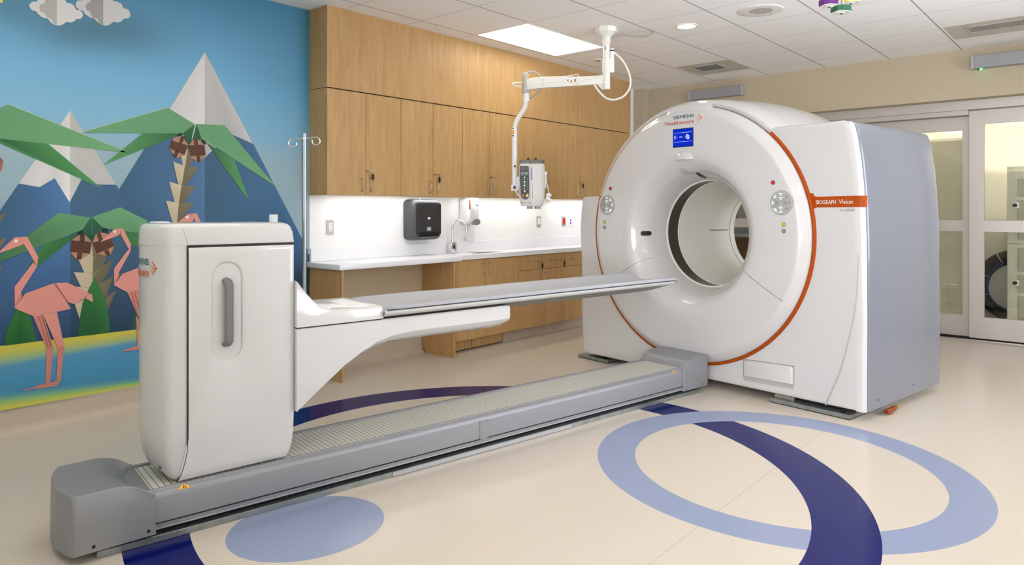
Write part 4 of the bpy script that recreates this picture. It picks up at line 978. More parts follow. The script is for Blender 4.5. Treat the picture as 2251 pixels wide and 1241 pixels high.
for u0 in (.775, 3.915):
    b = BM(); w_ = .022 if u0 < 1 else .016
    def onlip(a, k): return (u0 + a * w_, 2.9975 + .0118 * k - .0012, .1845 + .0118 * k + .0014)
    poly(b, [onlip(-1, 0), onlip(1, 0), onlip(.62, .75), onlip(.25, 1), onlip(-.25, 1), onlip(-.62, .75)])
    k_ = obj('warning_sticker', b, M['amber'], t, recalc=False)
    b = BM(); q = lambda a, k: (lambda p: (p[0], p[1] - .0004, p[2] + .0004))(onlip(a, k))
    poly(b, [q(-.35, .15), q(-.1, .15), q(.1, .85), q(-.05, .85)]); poly(b, [q(.05, .15), q(.4, .15), q(.3, .5), q(.12, .5)]); obj('warning_mark', b, M['gapd'], k_, recalc=False)
# end cap near the camera: top dips into a scooped saddle
b = BM(); secs = []
fl = [0, .006, .016, .03, .05, .08] + [.12 + .76 * k / 22 for k in range(23)] + [.92, .95, .97, .984, .994, 1]
for f_ in fl:
    v = 2.975 + f_ * .405; w_ = abs(2 * f_ - 1)
    eg = min(f_, 1 - f_) * .405                     # distance from the side face: rounds the edges
    rd_ = .010 - math.sqrt(max(0, .010 ** 2 - max(0, .010 - eg) ** 2))
    r2 = .004 - math.sqrt(max(0, .004 ** 2 - max(0, .004 - eg) ** 2))
    u0 = .388 - .043 * (1 - w_ ** 2) + rd_
    top = [(u0, v, .036), (u0, v, .05), (u0 + .001, v, .12), (u0 + .002, v, .20), (u0 + .003, v, .2525), (u0 + .0045, v, .2548 - r2), (u0 + .007, v, .2556 - r2)]
    sc_ = .062 * (1 - w_ ** 2.4)
    for u, z_ in ((.45, .2562), (.49, .2575), (.52, .258), (.545, .2562), (.565, .2520), (.585, .2462), (.605, .2375), (.622, .2275), (.638, .2165), (.650, .2080), (.658, .2020)):
        top.append((u - sc_ * max(0, (u - .42) / .238) ** 1.0, v, z_ - r2))
    e_ = .662 - sc_
    top += [(e_ + .001, v, .2002), (e_ + .0015, v, .19 if w_ < .86 else .16), (e_ + .004, v, .043)]
    secs.append(top)
loft(b, secs); cap_ = obj('end_cap', b, M['grey'], t, ang=36)
for u, z_ in ((.456, .058), (.64, .062)):
    b = BM(); cyl(b, (u, 2.9755, z_), (u, 2.9735, z_), .006, n=14); obj('screw', b, M['soot'], cap_)
# end cap at the gantry
b = BM(); prof_ = [(4.000, .043), (4.000, .190), (4.008, .205), (4.025, .225), (4.05, .244), (4.085, .256), (4.14, .262), (4.276, .264), (4.276, .043)]
secs = []
for v, i in ((2.981, .003), (2.984, 0), (3.376, 0), (3.379, .003)): secs.append([(min(max(u, 4.0 + i), 4.276 - i), v, min(max(z_, .043 + i), 9) - (i if z_ > .15 else 0)) for u, z_ in prof_])
loft(b, secs); cap_ = obj('end_cap', b, M['grey'], t, ang=38)
for u, z_ in ((4.02, .056), (4.215, .062)):
    b = BM(); cyl(b, (u, 2.9815, z_), (u, 2.9795, z_), .005, n=14); obj('screw', b, M['soot'], cap_)

# ------------------------------------------------------------------ the patient table riding on it
T = thing('patient_table', 'white pedestal with cantilever arm carrying the long grey patient pallet', 'patient table', (.95, V0, .2), 'scan')
VC, VF = 3.195, 3.03
VB = 2 * VC - VF
def plan(ins, du=0, du2=0, end=1.24):
    """outline of the pedestal in plan; ins shrinks it, du pushes the rounded end in"""
    o = []
    o.append((end - ins - du2, VF + .004 + ins)); 
    for k in range(13):                                        # rounded end, front corner to back corner
        f_ = k / 12; v = VF + ins + .018 + (VB - VF - 2 * ins - .036) * f_
        u = .652 + (v - VC) ** 2 * 2.55 + ins + du * (1 - .86 * ((v - VC) / .165) ** 2)
        if k == 0: o.append((u + .035, VF + ins)); o.append((u + .012, VF + ins + .005))
        o.append((u, v))
        if k == 12: o.append((u + .012, VB - ins - .005)); o.append((u + .035, VB - ins))
    o.append((end - ins - du2, VB - .004 - ins)); return o
b = BM(); secs = []
for z_, ins, du, du2 in ((.2075, .012, .105, .035), (.213, .006, .085, .027), (.232, .003, .056, .014), (.262, .002, .030, .007), (.305, .002, .012, .003), (.36, .002, .003, 0), (.45, .002, 0, 0), (1.145, .002, 0, 0)):
    secs.append([(u, v, z_) for u, v in plan(ins, du, du2)])
loft(b, secs); obj('pedestal_shell', b, M['ped'], T, ang=40)
b = BM(); loft(b, [[(u, v, z_) for u, v in plan(.006)] for z_ in (1.1452, 1.155)]); obj('seam', b, M['gapd'], T)
b = BM(); secs = []
for z_, ins, du2 in ((1.155, .0, 0), (1.16, -.0005, 0), (1.20, .001, .004), (1.225, .003, .012), (1.237, .008, .02), (1.2425, .018, .03), (1.244, .03, .05)): secs.append([(u, v, z_) for u, v in plan(ins, ins * .3, du2)])
loft(b, secs); obj('top_cover', b, M['ped'], T, ang=40)
zz_ = lambda ins: [q_ for q_ in plan(ins) if q_[0] < .79]
b = BM(); loft(b, [[(.7935, VF + .0015, z_)] + [(u, v, z_) for u, v in zz_(.0012)] + [(.7935, VB - .0015, z_)] for z_ in (1.144, 1.1565)]); obj('end_collar', b, M['ped'], T, ang=40)
b = BM(); tube(b, [(.7945, VF - .0003, 1.156), (.790, VF + .0005, 1.185), (.778, VF + .003, 1.216), (.764, VF + .010, 1.236), (.752, VF + .03, 1.2442)], .0012, 6, 4); obj('seam', b, M['gask'], T)
b = BM(); box(b, .72, .775, 3.22, 3.33, 1.2442, 1.2485, .001, 1); obj('top_clip', b, M['plwhite'], T)
# side cover with a capsule grip recess
uc, zc, hw, hh = .951, .873, .0655, .212
outl_ = [(.797, 1.1445), (1.2385, 1.1445), (1.2385, .40), (1.2355, .31), (1.228, .262), (1.216, .228), (1.200, .211), (.757, .2085), (.772, .235), (.784, .27), (.793, .31), (.797, .37)]
def star2(poly_, c, angs):
    out = []
    for a in angs:
        dx, dz = cos(a), sin(a); best = None
        for p, q in zip(poly_, poly_[1:] + poly_[:1]):
            px_, pz_ = p[0] - c[0], p[1] - c[1]; ex, ez = q[0] - p[0], q[1] - p[1]; den = dx * ez - dz * ex
            if abs(den) < 1e-12: continue
            t_ = (px_ * ez - pz_ * ex) / den; s_ = (px_ * dz - pz_ * dx) / den
            if t_ > 0 and -1e-6 <= s_ <= 1 + 1e-6: best = t_ if best is None else max(best, t_)
        out.append((c[0] + dx * best, c[1] + dz * best))
    return out
def capsule(w, h, n=12):
    o = []
    for s, a0 in ((1, 0), (-1, PI)):
        for k in range(n + 1): a = a0 + PI * k / n; o.append((uc + w * cos(a), zc + s * (h - w) + w * sin(a)))
    return o
caps0 = capsule(hw, hh)
angs = sorted(set([round(math.atan2(p[1] - zc, p[0] - uc), 5) for p in outl_ + caps0]))
def capring(w, h): return star2(capsule(w, h, 40), (uc, zc), angs)
O = star2(outl_, (uc, zc), angs)
def Oin(d): return [(uc + (p[0] - uc) * (1 - d / math.hypot(p[0] - uc, p[1] - zc)), zc + (p[1] - zc) * (1 - d / math.hypot(p[0] - uc, p[1] - zc))) for p in O]
b = BM()
secs = [[(p[0], VF + .003, p[1]) for p in O], [(p[0], VF - .001, p[1]) for p in O], [(p[0], VF - .0035, p[1]) for p in Oin(.004)], [(p[0], VF - .0042, p[1]) for p in Oin(.03)]]
for w_, h_, d in ((hw, hh, -.0042), (hw - .003, hh - .003, -.003), (hw - .008, hh - .008, .004), (hw - .014, hh - .014, .014), (hw - .022, hh - .022, .022), (hw - .034, hh - .034, .027)): secs.append([(p[0], VF + d, p[1]) for p in capring(w_, h_)])
rows = loft(b, secs, cap=False); b.faces.new(rows[-1]); 
sc_ = obj('side_cover', b, M['ped'], T, ang=50)
b = BM(); tube(b, [(.7945, VF - .002, 1.150), (.7945, VF - .002, .9), (.7945, VF - .002, .38), (.790, VF - .002, .31), (.781, VF - .002, .268), (.769, VF - .002, .234), (.754, VF - .002, .2085)], .0030, 6, 4); obj('seam', b, M['gapd'], T)
b = BM(); box(b, .7965, 1.239, VF - .002, VF + .004, 1.1447, 1.1548); obj('seam', b, M['gapd'], T)
# grip handle
b = BM(); secs = []
path = [(.948, VF + .0265, 1.003), (.948, VF + .012, 1.003), (.949, VF - .004, 1.001), (.951, VF - .016, .993), (.952, VF - .021, .975), (.952, VF - .021, .87), (.952, VF - .021, .765), (.951, VF - .016, .746), (.949, VF - .004, .738), (.948, VF + .012, .736), (.948, VF + .0265, .736)]
P_ = smoothpath(path, 5)
for i, p in enumerate(P_):
    d = (P_[min(i + 1, len(P_) - 1)] - P_[max(0, i - 1)]).normalized(); x = Vector((1, 0, 0)); y = d.cross(x).normalized()
    secs.append([p + x * (.0185 * cos(a)) + y * (.0125 * sin(a)) for a in [2 * PI * q / 16 for q in range(16)]])
loft(b, secs)
for z_ in (1.003, .736): cyl(b, (.948, VF + .0268, z_), (.948, VF + .0235, z_), .021, n=20)
obj('grip_handle', b, M['handle'], T, ang=50)
# maker's lettering on the rounded end
def endu(v): return .652 + (v - VC) ** 2 * 2.55 - .0012
def end_text(s, v_l, v_r, z0, z1, mat):
    b = BM(); lettering(b, s, lambda a, c: (endu(v_l + (v_r - v_l) * a), v_l + (v_r - v_l) * a, z0 + (z1 - z0) * c), True); obj('lettering', b, mat, T, recalc=False)
end_text('SIEMENS', 3.240, 3.111, 1.076, 1.102, M['teal']); end_text('Healthineers', 3.292, 3.111, 1.029, 1.063, M['lorange'])
dots(T, lambda a, c, dx, dz: (endu(3.107 - a * .026 - dx * .8), 3.107 - a * .026 - dx * .8, 1.064 + c * .036 + dz * .8))
b = BM(); cyl(b, (.706, 3.08, .262), (.70, 3.079, .262), .007, n=12); obj('screw', b, M['gap'], T)
# cantilever arm
AF, AB = 3.0, 3.41
pb = [(1.24, .405, .405), (1.30, .452, .452), (1.38, .512, .510), (1.47, .580, .572), (1.56, .632, .616), (1.64, .668, .637), (1.72, .688, .647), (1.84, .698, .650), (2.0, .699, .651), (2.2, .699, .650), (2.36, .698, .650), (2.43, .698, .654), (2.465, .700, .672), (2.474, .704, .69)]
b = BM(); secs = []
for u, z1, z2 in pb:
    tp = .772 if u < 2.44 else (.768 if u < 2.47 else .758)
    i = .055 * min(1, max(0, (z1 - z2) / .04)) + .001; e = 0 if u < 2.43 else (.006 if u < 2.47 else .02)
    ff = AF + e; bk = AB - e
    secs.append([(u, ff + .006, tp), (u, ff, tp - .006), (u, ff, z1), (u, ff + i * .3, z1 - (z1 - z2) * .5), (u, ff + i, z2), (u, bk - i, z2), (u, bk - i * .3, z1 - (z1 - z2) * .5), (u, bk, z1), (u, bk, tp - .006), (u, bk - .006, tp), (u, bk - .03, tp), (u, bk - .11, tp - .055), (u, ff + .11, tp - .055), (u, ff + .03, tp)])
loft(b, secs); obj('cantilever_arm', b, M['ped'], T, ang=32)
# upper cover at the foot end
b = BM(); secs = []
cp = [(1.24, .984), (1.248, .978), (1.262, .958), (1.285, .930), (1.31, .901), (1.34, .872), (1.37, .855), (1.405, .845), (1.44, .841), (1.662, .8385), (1.668, .835), (1.672, .826)]
for u, z_ in cp:
    r_ = .012
    secs.append([(u, AF - .001, .7765), (u, AF - .001, z_ - r_), (u, AF + .003, z_ - .003), (u, AF + .012, z_), (u, AB - .012, z_), (u, AB - .003, z_ - .003), (u, AB + .001, z_ - r_), (u, AB + .001, .7765)])
loft(b, secs); obj('foot_cover', b, M['ped'], T, ang=50)
b = BM(); box(b, 1.24, 1.670, AF + .001, AB - .001, .7715, .777); obj('seam', b, M['gapd'], T)
b = BM(); loft(b, [[(p[0], p[1], z_) for p in rrect(1.47, 1.63, 3.06, 3.34, .01)] for z_ in (.8392, .8400)]); obj('top_plate', b, M['white'], T)
b = BM(); box(b, 1.675, 2.43, AF + .008, AF + .034, .7725, .781); box(b, 1.675, 2.43, AB - .034, AB - .008, .7725, .781); obj('glide_gap', b, M['soot'], T)
# pallet: shallow trough with pale edge rails
b = BM(); secs = []
ua, ub = 1.668, 3.925
PF, PB = 2.972, 3.415; PC = (PF + PB) / 2; PH = (PB - PF) / 2
def tilt(u): return .004 * (u - 1.668) / 2.25
n_ = 20
for u, k in ((ua, 1), (2.4, 1), (3.2, 1), (3.70, 1), (3.80, .95), (3.88, .75), (3.923, .45)):
    s_ = []
    for j in range(n_ + 1):
        x = -1 + 2 * j / n_; s_.append((u, PC + PH * .985 * x, tilt(u) + .801 - .002 - .068 * k * (1 - abs(x) ** 2.0)))
    for j in range(n_, -1, -1):
        x = -1 + 2 * j / n_; s_.append((u, PC + PH * .985 * x, tilt(u) + .812 - .034 * (1 - abs(x) ** 2.0)))
    secs.append(s_)
loft(b, secs); obj('pallet_shell', b, M['pallet_under'], T, ang=50)
for v, sg in ((PF, 1), (PB, -1)):
    b = BM(); secs = []
    for u, e in ((ua, .0), (ua + .01, 0), (3.86, 0), (3.905, .004), (3.93, .011)):
        z_ = tilt(u); secs.append([(u, v + sg * (.0 + e), z_ + .803), (u, v + sg * (.004 + e), z_ + .793 + e * .5), (u, v + sg * .012, z_ + .787 + e * .6), (u, v + sg * .03, z_ + .789 + e * .6), (u, v + sg * .03, z_ + .816 - e * .5), (u, v + sg * .008, z_ + .8165 - e * .5), (u, v + sg * (.002 + e), z_ + .812 - e * .4)])
    loft(b, secs); r_ = obj('side_rail', b, M['pallet'], T, ang=60)
    b = BM(); box(b, ua + .01, 3.88, min(v - sg * .0008, v + sg * .002), max(v - sg * .0008, v + sg * .002), .8125 + .002, .8165 + .002); obj('rail_groove', b, M['gapd'], r_)
# vinyl mattress, dished, with rolled edges
b = BM(); secs = []
def matz(x): return .839 - .042 * (1 - abs(x) ** 2.2) 
for u, sh, dz in ((1.674, .10, -.014), (1.70, .05, -.003), (1.74, .02, 0), (1.80, .0, .001), (2.1, 0, .003), (2.3, 0, .0), (2.8, 0, .003), (3.3, 0, .003), (3.72, 0, .003), (3.86, .0, .002), (3.90, .004, -.001), (3.914, .012, -.006), (3.920, .022, -.013)):
    s_ = []
    for j in range(n_ + 1):
        x = -1 + 2 * j / n_; v = PC + PH * (1.0 - sh) * x; s_.append((u, v, tilt(u) + matz(x) + .004 + dz - (.010 if abs(x) == 1 else 0)))
    for j in range(n_, -1, -1):
        x = -1 + 2 * j / n_; v = PC + PH * (.985 - sh) * x; s_.append((u, v, tilt(u) + min(.8172 - .033 * (1 - abs(x) ** 2.0), matz(x) + dz - .004)))
    secs.append(s_)
loft(b, secs); obj('mattress', b, M['mat'], T, ang=60)
# chrome IV pole clamped to the far side of the arm
t = thing('iv_pole', 'slim chrome infusion pole with two curled hooks standing behind the table arm', 'infusion pole', (1.36, 3.44, .78), 'scan')
IU, IVV = 1.352, 3.44
def ivz(ypx): return pv(668, ypx, IVV).z
p0 = pv(669, 293, IVV); IU = p0.x; zt = p0.z
b = BM(); cyl(b, (IU, IVV, .60), (IU, IVV, zt), .0108, n=20); obj('pole', b, M['polesteel'], t)
b = BM(); box(b, IU - .03, IU + .03, 3.4105, IVV + .018, .69, .76, .005); obj('clamp', b, M['black'], t)
zb = zt - .026
for s in (-1, 1):
    b = BM(); dirv = Vector((s * .6, -s * .8, 0)) if False else Vector((s * .95, s * -.25, 0)).normalized(); c = Vector((IU, IVV, zb)) + dirv * .058 + Vector((0, 0, s * .008 - .019))
    pts = [Vector((IU, IVV, zb)), Vector((IU, IVV, zb + s * .004)) + dirv * .035, c + Vector((0, 0, .020)) + dirv * (.0)]
    for k in range(1, 10):
        a = PI / 2 - (s and 1) * k * (1.55 * PI / 9); pts.append(c + dirv * (.020 * cos(a)) + Vector((0, 0, .020 * sin(a))))
    tube(b, pts, .0032, 8, 4); sphere(b, tuple(pts[-1]), .0042, n=10); obj('hook', b, M['chrome'], t)
b = BM(); sphere(b, (IU, IVV, zb), .0125, (1, 1, .8), 14); obj('collar', b, M['chrome'], t)

# ------------------------------------------------------------------ ceiling-hung support arm (a view-square local frame: x right, y away, z up)
DP = 6.24; KP = DP / FOC
mo = pz(1337, 62, CEIL)
def vloc(p): return Vector((p.dot(RT), p.dot(FW), p.z))
mv = vloc(mo)
def hz(xpx, ypx, d=DP): return Vector(((xpx - CX) * d / FOC, d, EYE + (HOR - ypx) * d / FOC))
t = thing('ceiling_support_arm', 'white ceiling-mounted swivel arm with drop pole holding the injector', 'ceiling arm', tuple(mv), 'view')
cx_, cy_ = hz(1333, 100, mv.y).x, mv.y
b = BM(); lathe(b, [(-.0006, .0), (-.0006, .098), (-.036, .101), (-.042, .099), (-.042, .090), (-.062, .062), (-.082, .040), (-.086, .036), (-.086, 0)], (cx_, cy_, CEIL), 'z', 8); obj('ceiling_plate', b, M['cream'], t, ang=25)
def zc_(y): return EYE + (HOR - y) * cy_ / FOC
b = BM(); cyl(b, (cx_, cy_, CEIL - .08), (cx_, cy_, zc_(96)), .036, n=28); cyl(b, (cx_, cy_, zc_(84)), (cx_, cy_, zc_(86)), .0385, n=28); obj('collar', b, M['cream'], t)
b = BM(); cyl(b, (cx_, cy_, zc_(96)), (cx_, cy_, zc_(135)), .030, n=28); cyl(b, (cx_, cy_, zc_(130)), (cx_, cy_, zc_(160)), .037, n=28); cyl(b, (cx_, cy_, zc_(159)), (cx_, cy_, zc_(196.5)), .0325, n=28); obj('column', b, M['cream'], t)
b = BM()
for y0, y1, w_ in ((102, 106, .005), (107, 109, .010), (112, 113, .004)): box(b, cx_ - .018, cx_ - .018 + w_, cy_ - .0305, cy_ - .026, zc_(y1), zc_(y0))
obj('scale_marks', b, M['txtblack'], t)
b = BM(); box(b, cx_ + .02, cx_ + .066, cy_ - .02, cy_ + .03, zc_(160), zc_(132), .006); obj('brake_box', b, M['cream'], t)
b = BM(); cyl(b, (cx_ + .048, cy_, zc_(132.5)), (cx_ + .048, cy_, zc_(107)), .017, n=16); k = obj('connector', b, M['plwhite'], t)
b = BM(); cyl(b, (cx_ + .048, cy_, zc_(113)), (cx_ + .048, cy_, zc_(110)), .0178, n=16); obj('band', b, M['black'], k)
# horizontal arm to the outer joint
e = hz(1155, 186); e.z = 2.41
a0 = Vector((cx_, cy_, 2.425)); d = (e - a0); L_ = d.length; dn = d.normalized(); side = Vector((-dn.y, dn.x, 0)).normalized()
b = BM(); secs = []
for f_, zt_, zb_, w_ in ((.03, .036, -.040, .026), (.16, .034, -.040, .026), (.70, .045, -.042, .030), (.715, .050, -.042, .031), (.96, .046, -.05, .031), (1.0, .036, -.05, .024)):
    p = a0 + d * f_; o_ = []
    for s1, zz in ((-1, zb_), (1, zb_), (1, zt_), (-1, zt_)): o_.append(p + side * (w_ * s1) + Vector((0, 0, zz)))
    secs.append(o_)
loft(b, secs); bmesh.ops.bevel(b, geom=list(b.edges), offset=.004, segments=2, affect='EDGES'); arm = obj('swivel_arm', b, M['cream'], t)
b = BM(); p0 = a0 + d * .06 + Vector((0, 0, -.04)); p1 = a0 + d * .0 + Vector((0, 0, -.085))
prism(b, [(0, 0), (.05, 0), (0.0, -.05)], 'y', -.004, .004)
for v in b.verts: v.co = a0 + Vector((0, 0, -.04)) + dn * (v.co.x + .03) + side * v.co.y + Vector((0, 0, v.co.z))
obj('gusset', b, M['cream'], t)
# warning label on the side that faces the room
fs = side if side.y < 0 else -side
def onarm(f_, z_, off=.0005): 
    w_ = .026 + .004 * max(0, (f_ - .16) / .54)
    return a0 + d * f_ + fs * (w_ + off) + Vector((0, 0, z_))
b = BM(); poly(b, [onarm(.36, -.022), onarm(.48, -.022), onarm(.48, .026), onarm(.36, .026)]); lab = obj('warning_label', b, M['plwhite'], t, recalc=False)
b = BM(); poly(b, [onarm(.395, -.018, .001), onarm(.445, -.018, .001), onarm(.42, .021, .001)]); obj('warning_triangle', b, M['amber'], lab, recalc=False)
b = BM()
for f0, f1, z0, z1 in ((.366, .374, -.012, .018), (.378, .386, -.004, .016), (.455, .460, -.01, .02), (.464, .474, .002, .016), (.417, .423, -.010, .010)): poly(b, [onarm(f0, z0, .0015), onarm(f1, z0, .0015), onarm(f1, z1, .0015), onarm(f0, z1, .0015)])
obj('warning_text', b, M['txtblack'], lab, recalc=False)
for f_ in (.335, .76):
    b = BM(); p = a0 + d * f_; hw_ = .0345; hz_ = .056 if f_ > .5 else .047; hb = .047
    tube(b, [p + side * hw_ + Vector((0, 0, hz_)), p - side * hw_ + Vector((0, 0, hz_)), p - side * hw_ - Vector((0, 0, hb)), p + side * hw_ - Vector((0, 0, hb)), p + side * hw_ + Vector((0, 0, hz_))], .003, 6, 0); obj('cable_tie', b, M['cablew'], t)
# outer joint, S-bent drop pole
J = Vector((e.x, e.y, 0))
def at(xp, yp): return hz(xp, yp)
b = BM(); secs = []
for yp, w_, dpt in ((160.5, .018, .022), (162, .026, .028), (172, .029, .031), (187, .030, .032)): 
    z_ = at(0, yp).z; secs.append([(J.x + w_ * cos(a) * (1 if abs(cos(a)) < .8 else .98), J.y + dpt * sin(a), z_) for a in [2 * PI * i / 24 for i in range(24)]])
loft(b, secs); obj('joint_cap', b, M['taupe'], t, ang=50)
b = BM(); cyl(b, (J.x + .004, J.y, at(0, 187).z), (J.x + .004, J.y, at(0, 205).z), .036, n=28); obj('joint_collar', b, M['taupe'], t)
b = BM(); cyl(b, (J.x + .006, J.y, at(0, 205).z), (J.x + .006, J.y, at(0, 222.5).z), .029, n=28); cyl(b, (J.x + .018, J.y - .0285, at(0, 214).z), (J.x + .018, J.y - .0325, at(0, 214).z), .004, n=10); obj('drop_collar', b, M['plwhite'], t)
b = BM(); P_ = [at(x, y) for x, y in ((1154.8, 222), (1154.5, 232), (1150, 243), (1142, 255), (1135.5, 266), (1132, 278), (1131, 300), (1130.8, 340), (1130.8, 392))]
tube(b, P_, .0225, 20, 6); obj('drop_pole', b, M['cream'], t, ang=60)
b = BM(); c1, c2 = at(1131, 280), at(1131, 366); cyl(b, c1, c2, .0245, n=24); obj('pole_sleeve', b, M['plwhite'], t)
def pole_label(x0, x1, y0, y1, mat, off, par, nm):
    b = BM(); pts = []; c = at(1131, (y0 + y1) / 2)
    r_ = .0247 + off; aa = [(((x - 1131) * KP) / r_) for x in (x0, x1)]; aa = [math.asin(max(-1, min(1, a))) for a in aa]
    loft(b, [[(c.x + r_ * sin(a), c.y - r_ * cos(a), at(0, y).z) for a in [aa[0] + (aa[1] - aa[0]) * i / 6 for i in range(7)]] for y in (y0, y1)], closed=False, cap=False); return obj(nm, b, mat, par, recalc=False)
lab = pole_label(1125.8, 1131.2, 281, 303, M['plwhite'], .0003, t, 'pole_label'); pole_label(1126.2, 1130.5, 286, 295, M['amber'], .0007, lab, 'warning_triangle'); pole_label(1126.2, 1129.5, 297, 300, M['txtblack'], .0007, lab, 'label_text'); pole_label(1126.2, 1129.5, 281.6, 283.5, M['txtblack'], .0007, lab, 'label_text')
pole_label(1129.5, 1134, 363.5, 367.5, M['txtblack'], .0003, t, 'label_text')
b = BM(); c = at(1131, 400); box(b, c.x - .030, c.x + .036, c.y - .032, c.y + .03, at(0, 419).z, at(0, 406).z, .006); cyl(b, at(1131, 366), at(1131, 408), .0235, n=24); obj('clamp_block', b, M['plwhite'], t)
b = BM(); p = at(1131, 412); cyl(b, (p.x, p.y - .0325, p.z), (p.x, p.y - .052, p.z), .016, .013, 7); obj('clamp_knob', b, M['black'], t)
b = BM(); box(b, at(1135, 0).x, at(1146, 0).x, p.y - .018, p.y + .018, at(0, 402).z, at(0, 388).z, .005); box(b, at(1137, 0).x, at(1144.5, 0).x, p.y - .014, p.y + .014, at(0, 414).z, at(0, 400).z, .004); obj('yoke', b, M['plwhite'], t)
# cables
def cable(nm, pts, r, mat): 
    b = BM(); tube(b, pts, r, 10, 6); obj(nm, b, mat, t)
cable('feed_cable', [Vector((cx_ + .028, cy_ - .005, zc_(90))), Vector((cx_ + .055, cy_ - .01, zc_(82))), Vector((cx_ + .13, cy_ - .02, zc_(78))), Vector((cx_ + .22, cy_ - .03, zc_(81))), Vector((cx_ + .31, cy_ - .05, zc_(83))), Vector((cx_ + .37, cy_ - .06, zc_(80))), vloc(pz(1436, 69, CEIL)) + Vector((0, 0, -.002))], .0085, M['cableg'])
q = lambda x, y, dd=0: hz(x, y, cy_ + dd)
cable('loop_cable', [q(1341, 112), q(1350, 116), q(1366, 130), q(1379, 151), q(1386, 175), q(1383, 196), q(1370, 212), q(1350, 219), q(1332, 215), q(1316, 200), q(1306, 186)], .0085, M['cablew'])
cable('joint_cable', [J + Vector((.012, -.01, at(0, 161.5).z)), at(1166, 157.5), at(1178, 160), at(1188, 169), at(1192.5, 182), at(1188, 197), at(1175, 210), J + Vector((.03, 0, at(0, 217).z))], .0085, M['cableg'])
cable('side_cable', [J + Vector((-.012, .02, at(0, 181).z)), at(1138, 181.5), at(1126.5, 183.5), at(1132, 188.5), J + Vector((-.02, .015, at(0, 192).z))], .007, M['cablew'])
cable('thin_cable', [a0 + d * .03 + fs * .034 + Vector((0, 0, .03)), onarm(.3, -.01, .005), onarm(.335, -.022, .006), onarm(.55, .0, .004), onarm(.76, -.0, .006), onarm(.9, -.03, .004), onarm(1.0, -.045, .003)], .0025, M['cablew'])
cable('thin_cable', [onarm(.335, .036, .002) + Vector((0, 0, .02)), a0 + d * .5 + Vector((0, 0, .05)), a0 + d * .76 + Vector((0, 0, .055)), a0 + d * .95 + Vector((0, 0, .05))], .004, M['cablew'])

# contrast injector held by the arm
I = hz(1168, 405); I.y = DP - .01
t = thing('contrast_injector', 'grey two-barrel contrast injector with keypad hanging from the drop pole', 'injector', tuple(I), 'view')
def iq(x, y, z): return Vector((I.x + x, I.y + y, z))
Z = lambda y: at(0, y).z
X = lambda x: (x - 1168) * KP
xL, xM, xR = X(1141), X(1164.5), X(1197); yF, yK = -.085, .08
def isec(z_, i): return [iq(x, y, z_) for x, y in ((xL + i, yF + .02), (xL + .006 + i, yF + .004 + i * .5), (xL + .016 + i, yF + i * .5), (xM - .012, yF + i * .5), (xM, yF + .006 + i * .5), (xM + .01, yF + .016 + i * .5), (xR - .045, yF + .012 + i * .5), (xR - .02 - i, yF + .018 + i * .5), (xR - i, yF + .04 + i * .5), (xR - i, yK - .03), (xR - .02 - i, yK - i), (xL + .03 + i, yK - i), (xL + i, yK - .03))]
b = BM(); loft(b, [isec(Z(453), .022), isec(Z(449), .014), isec(Z(440), .006), isec(Z(425), .001), isec(Z(400), 0), isec(Z(372), .001), isec(Z(364), .003), isec(Z(360.8), .007)]); obj('housing', b, M['injgrey'], t, ang=40)
b = BM(); loft(b, [isec(Z(360.7), .005), isec(Z(354.5), .005), isec(Z(352.6), .010)]); obj('top_cover', b, M['topdark'], t, ang=40)
for x0 in (1164.5, 1181):
    b = BM(); c = iq(X(x0), -.01, Z(459)); cyl(b, c, iq(X(x0), -.01, Z(452.9)), .027, n=20); obj('barrel_mount', b, M['gask'], t)
for x0 in (1161, 1177.5):
    b = BM(); cyl(b, iq(X(x0), -.01, Z(352.6)), iq(X(x0), -.01, Z(350)), .0145, n=14); cyl(b, iq(X(x0), -.01, Z(350)), iq(X(x0), -.01, Z(346.8)), .013, .004, 14); cyl(b, iq(X(x0), -.01, Z(347)), iq(X(x0), -.01, Z(345)), .002, n=6); obj('plunger_knob', b, M['black'], t)
def kq(x, y, off): return iq(X(x), yF - off, Z(y))
def pad(nm, pts, off, mat, par, th=.002):
    b = BM(); loft(b, [[kq(x, y, off - th) for x, y in pts], [kq(x, y, off) for x, y in pts]]); return obj(nm, b, mat, par)
kp = pad('keypad', [(1144, 366), (1160, 366), (1162, 368), (1162.8, 400), (1163, 432), (1160, 437), (1154, 439), (1147, 436), (1144.5, 431), (1142.6, 400), (1142.2, 368)], .003, M['keydark'], t, .004)
pad('keypad_display', [(1143.8, 369), (1160.8, 369), (1160.8, 375.3), (1144, 375.3)], .0042, pm('dark_display', (52, 36, 30), .2), kp)
pad('key_column', [(1144.4, 388), (1149.5, 387), (1150, 424), (1145.6, 421)], .0042, M['keyblack'], kp); pad('key_column', [(1156, 387), (1161.4, 388), (1161, 421), (1156.4, 424)], .0042, M['keyblack'], kp)
def rd(nm, x, y, rx, ry, mat, off=.0052, n=16): return pad(nm, [(x + rx * cos(2 * PI * i / n), y + ry * sin(2 * PI * i / n)) for i in range(n)], off, mat, kp)
rd('stop_key', 1149.3, 429.8, 2.8, 3.0, M['redbtn']); rd('hold_key', 1158.7, 430, 2.9, 3.1, M['yellowbtn'])
rd('fill_key', 1146, 382, 1.9, 2.1, M['bluebtn']); rd('expel_key', 1158.4, 382, 2.0, 2.2, M['greenbtn'])
for x, y in ((1149.2, 380), (1155, 380), (1152.3, 382), (1149.2, 384.8), (1155, 384.8)): rd('arrow_key', x, y, .9, 1.2, M['plwhite'], n=8)
for y, r_ in ((390.5, 1.5), (394.5, .9), (400, 1.8), (404, 1.0), (408.5, 1.9), (415, .8), (420.5, 1.9)): rd('mode_key', 1152.8, y, r_ * .9, r_, M['plwhite'], n=8)
sk = M['bluebtn']
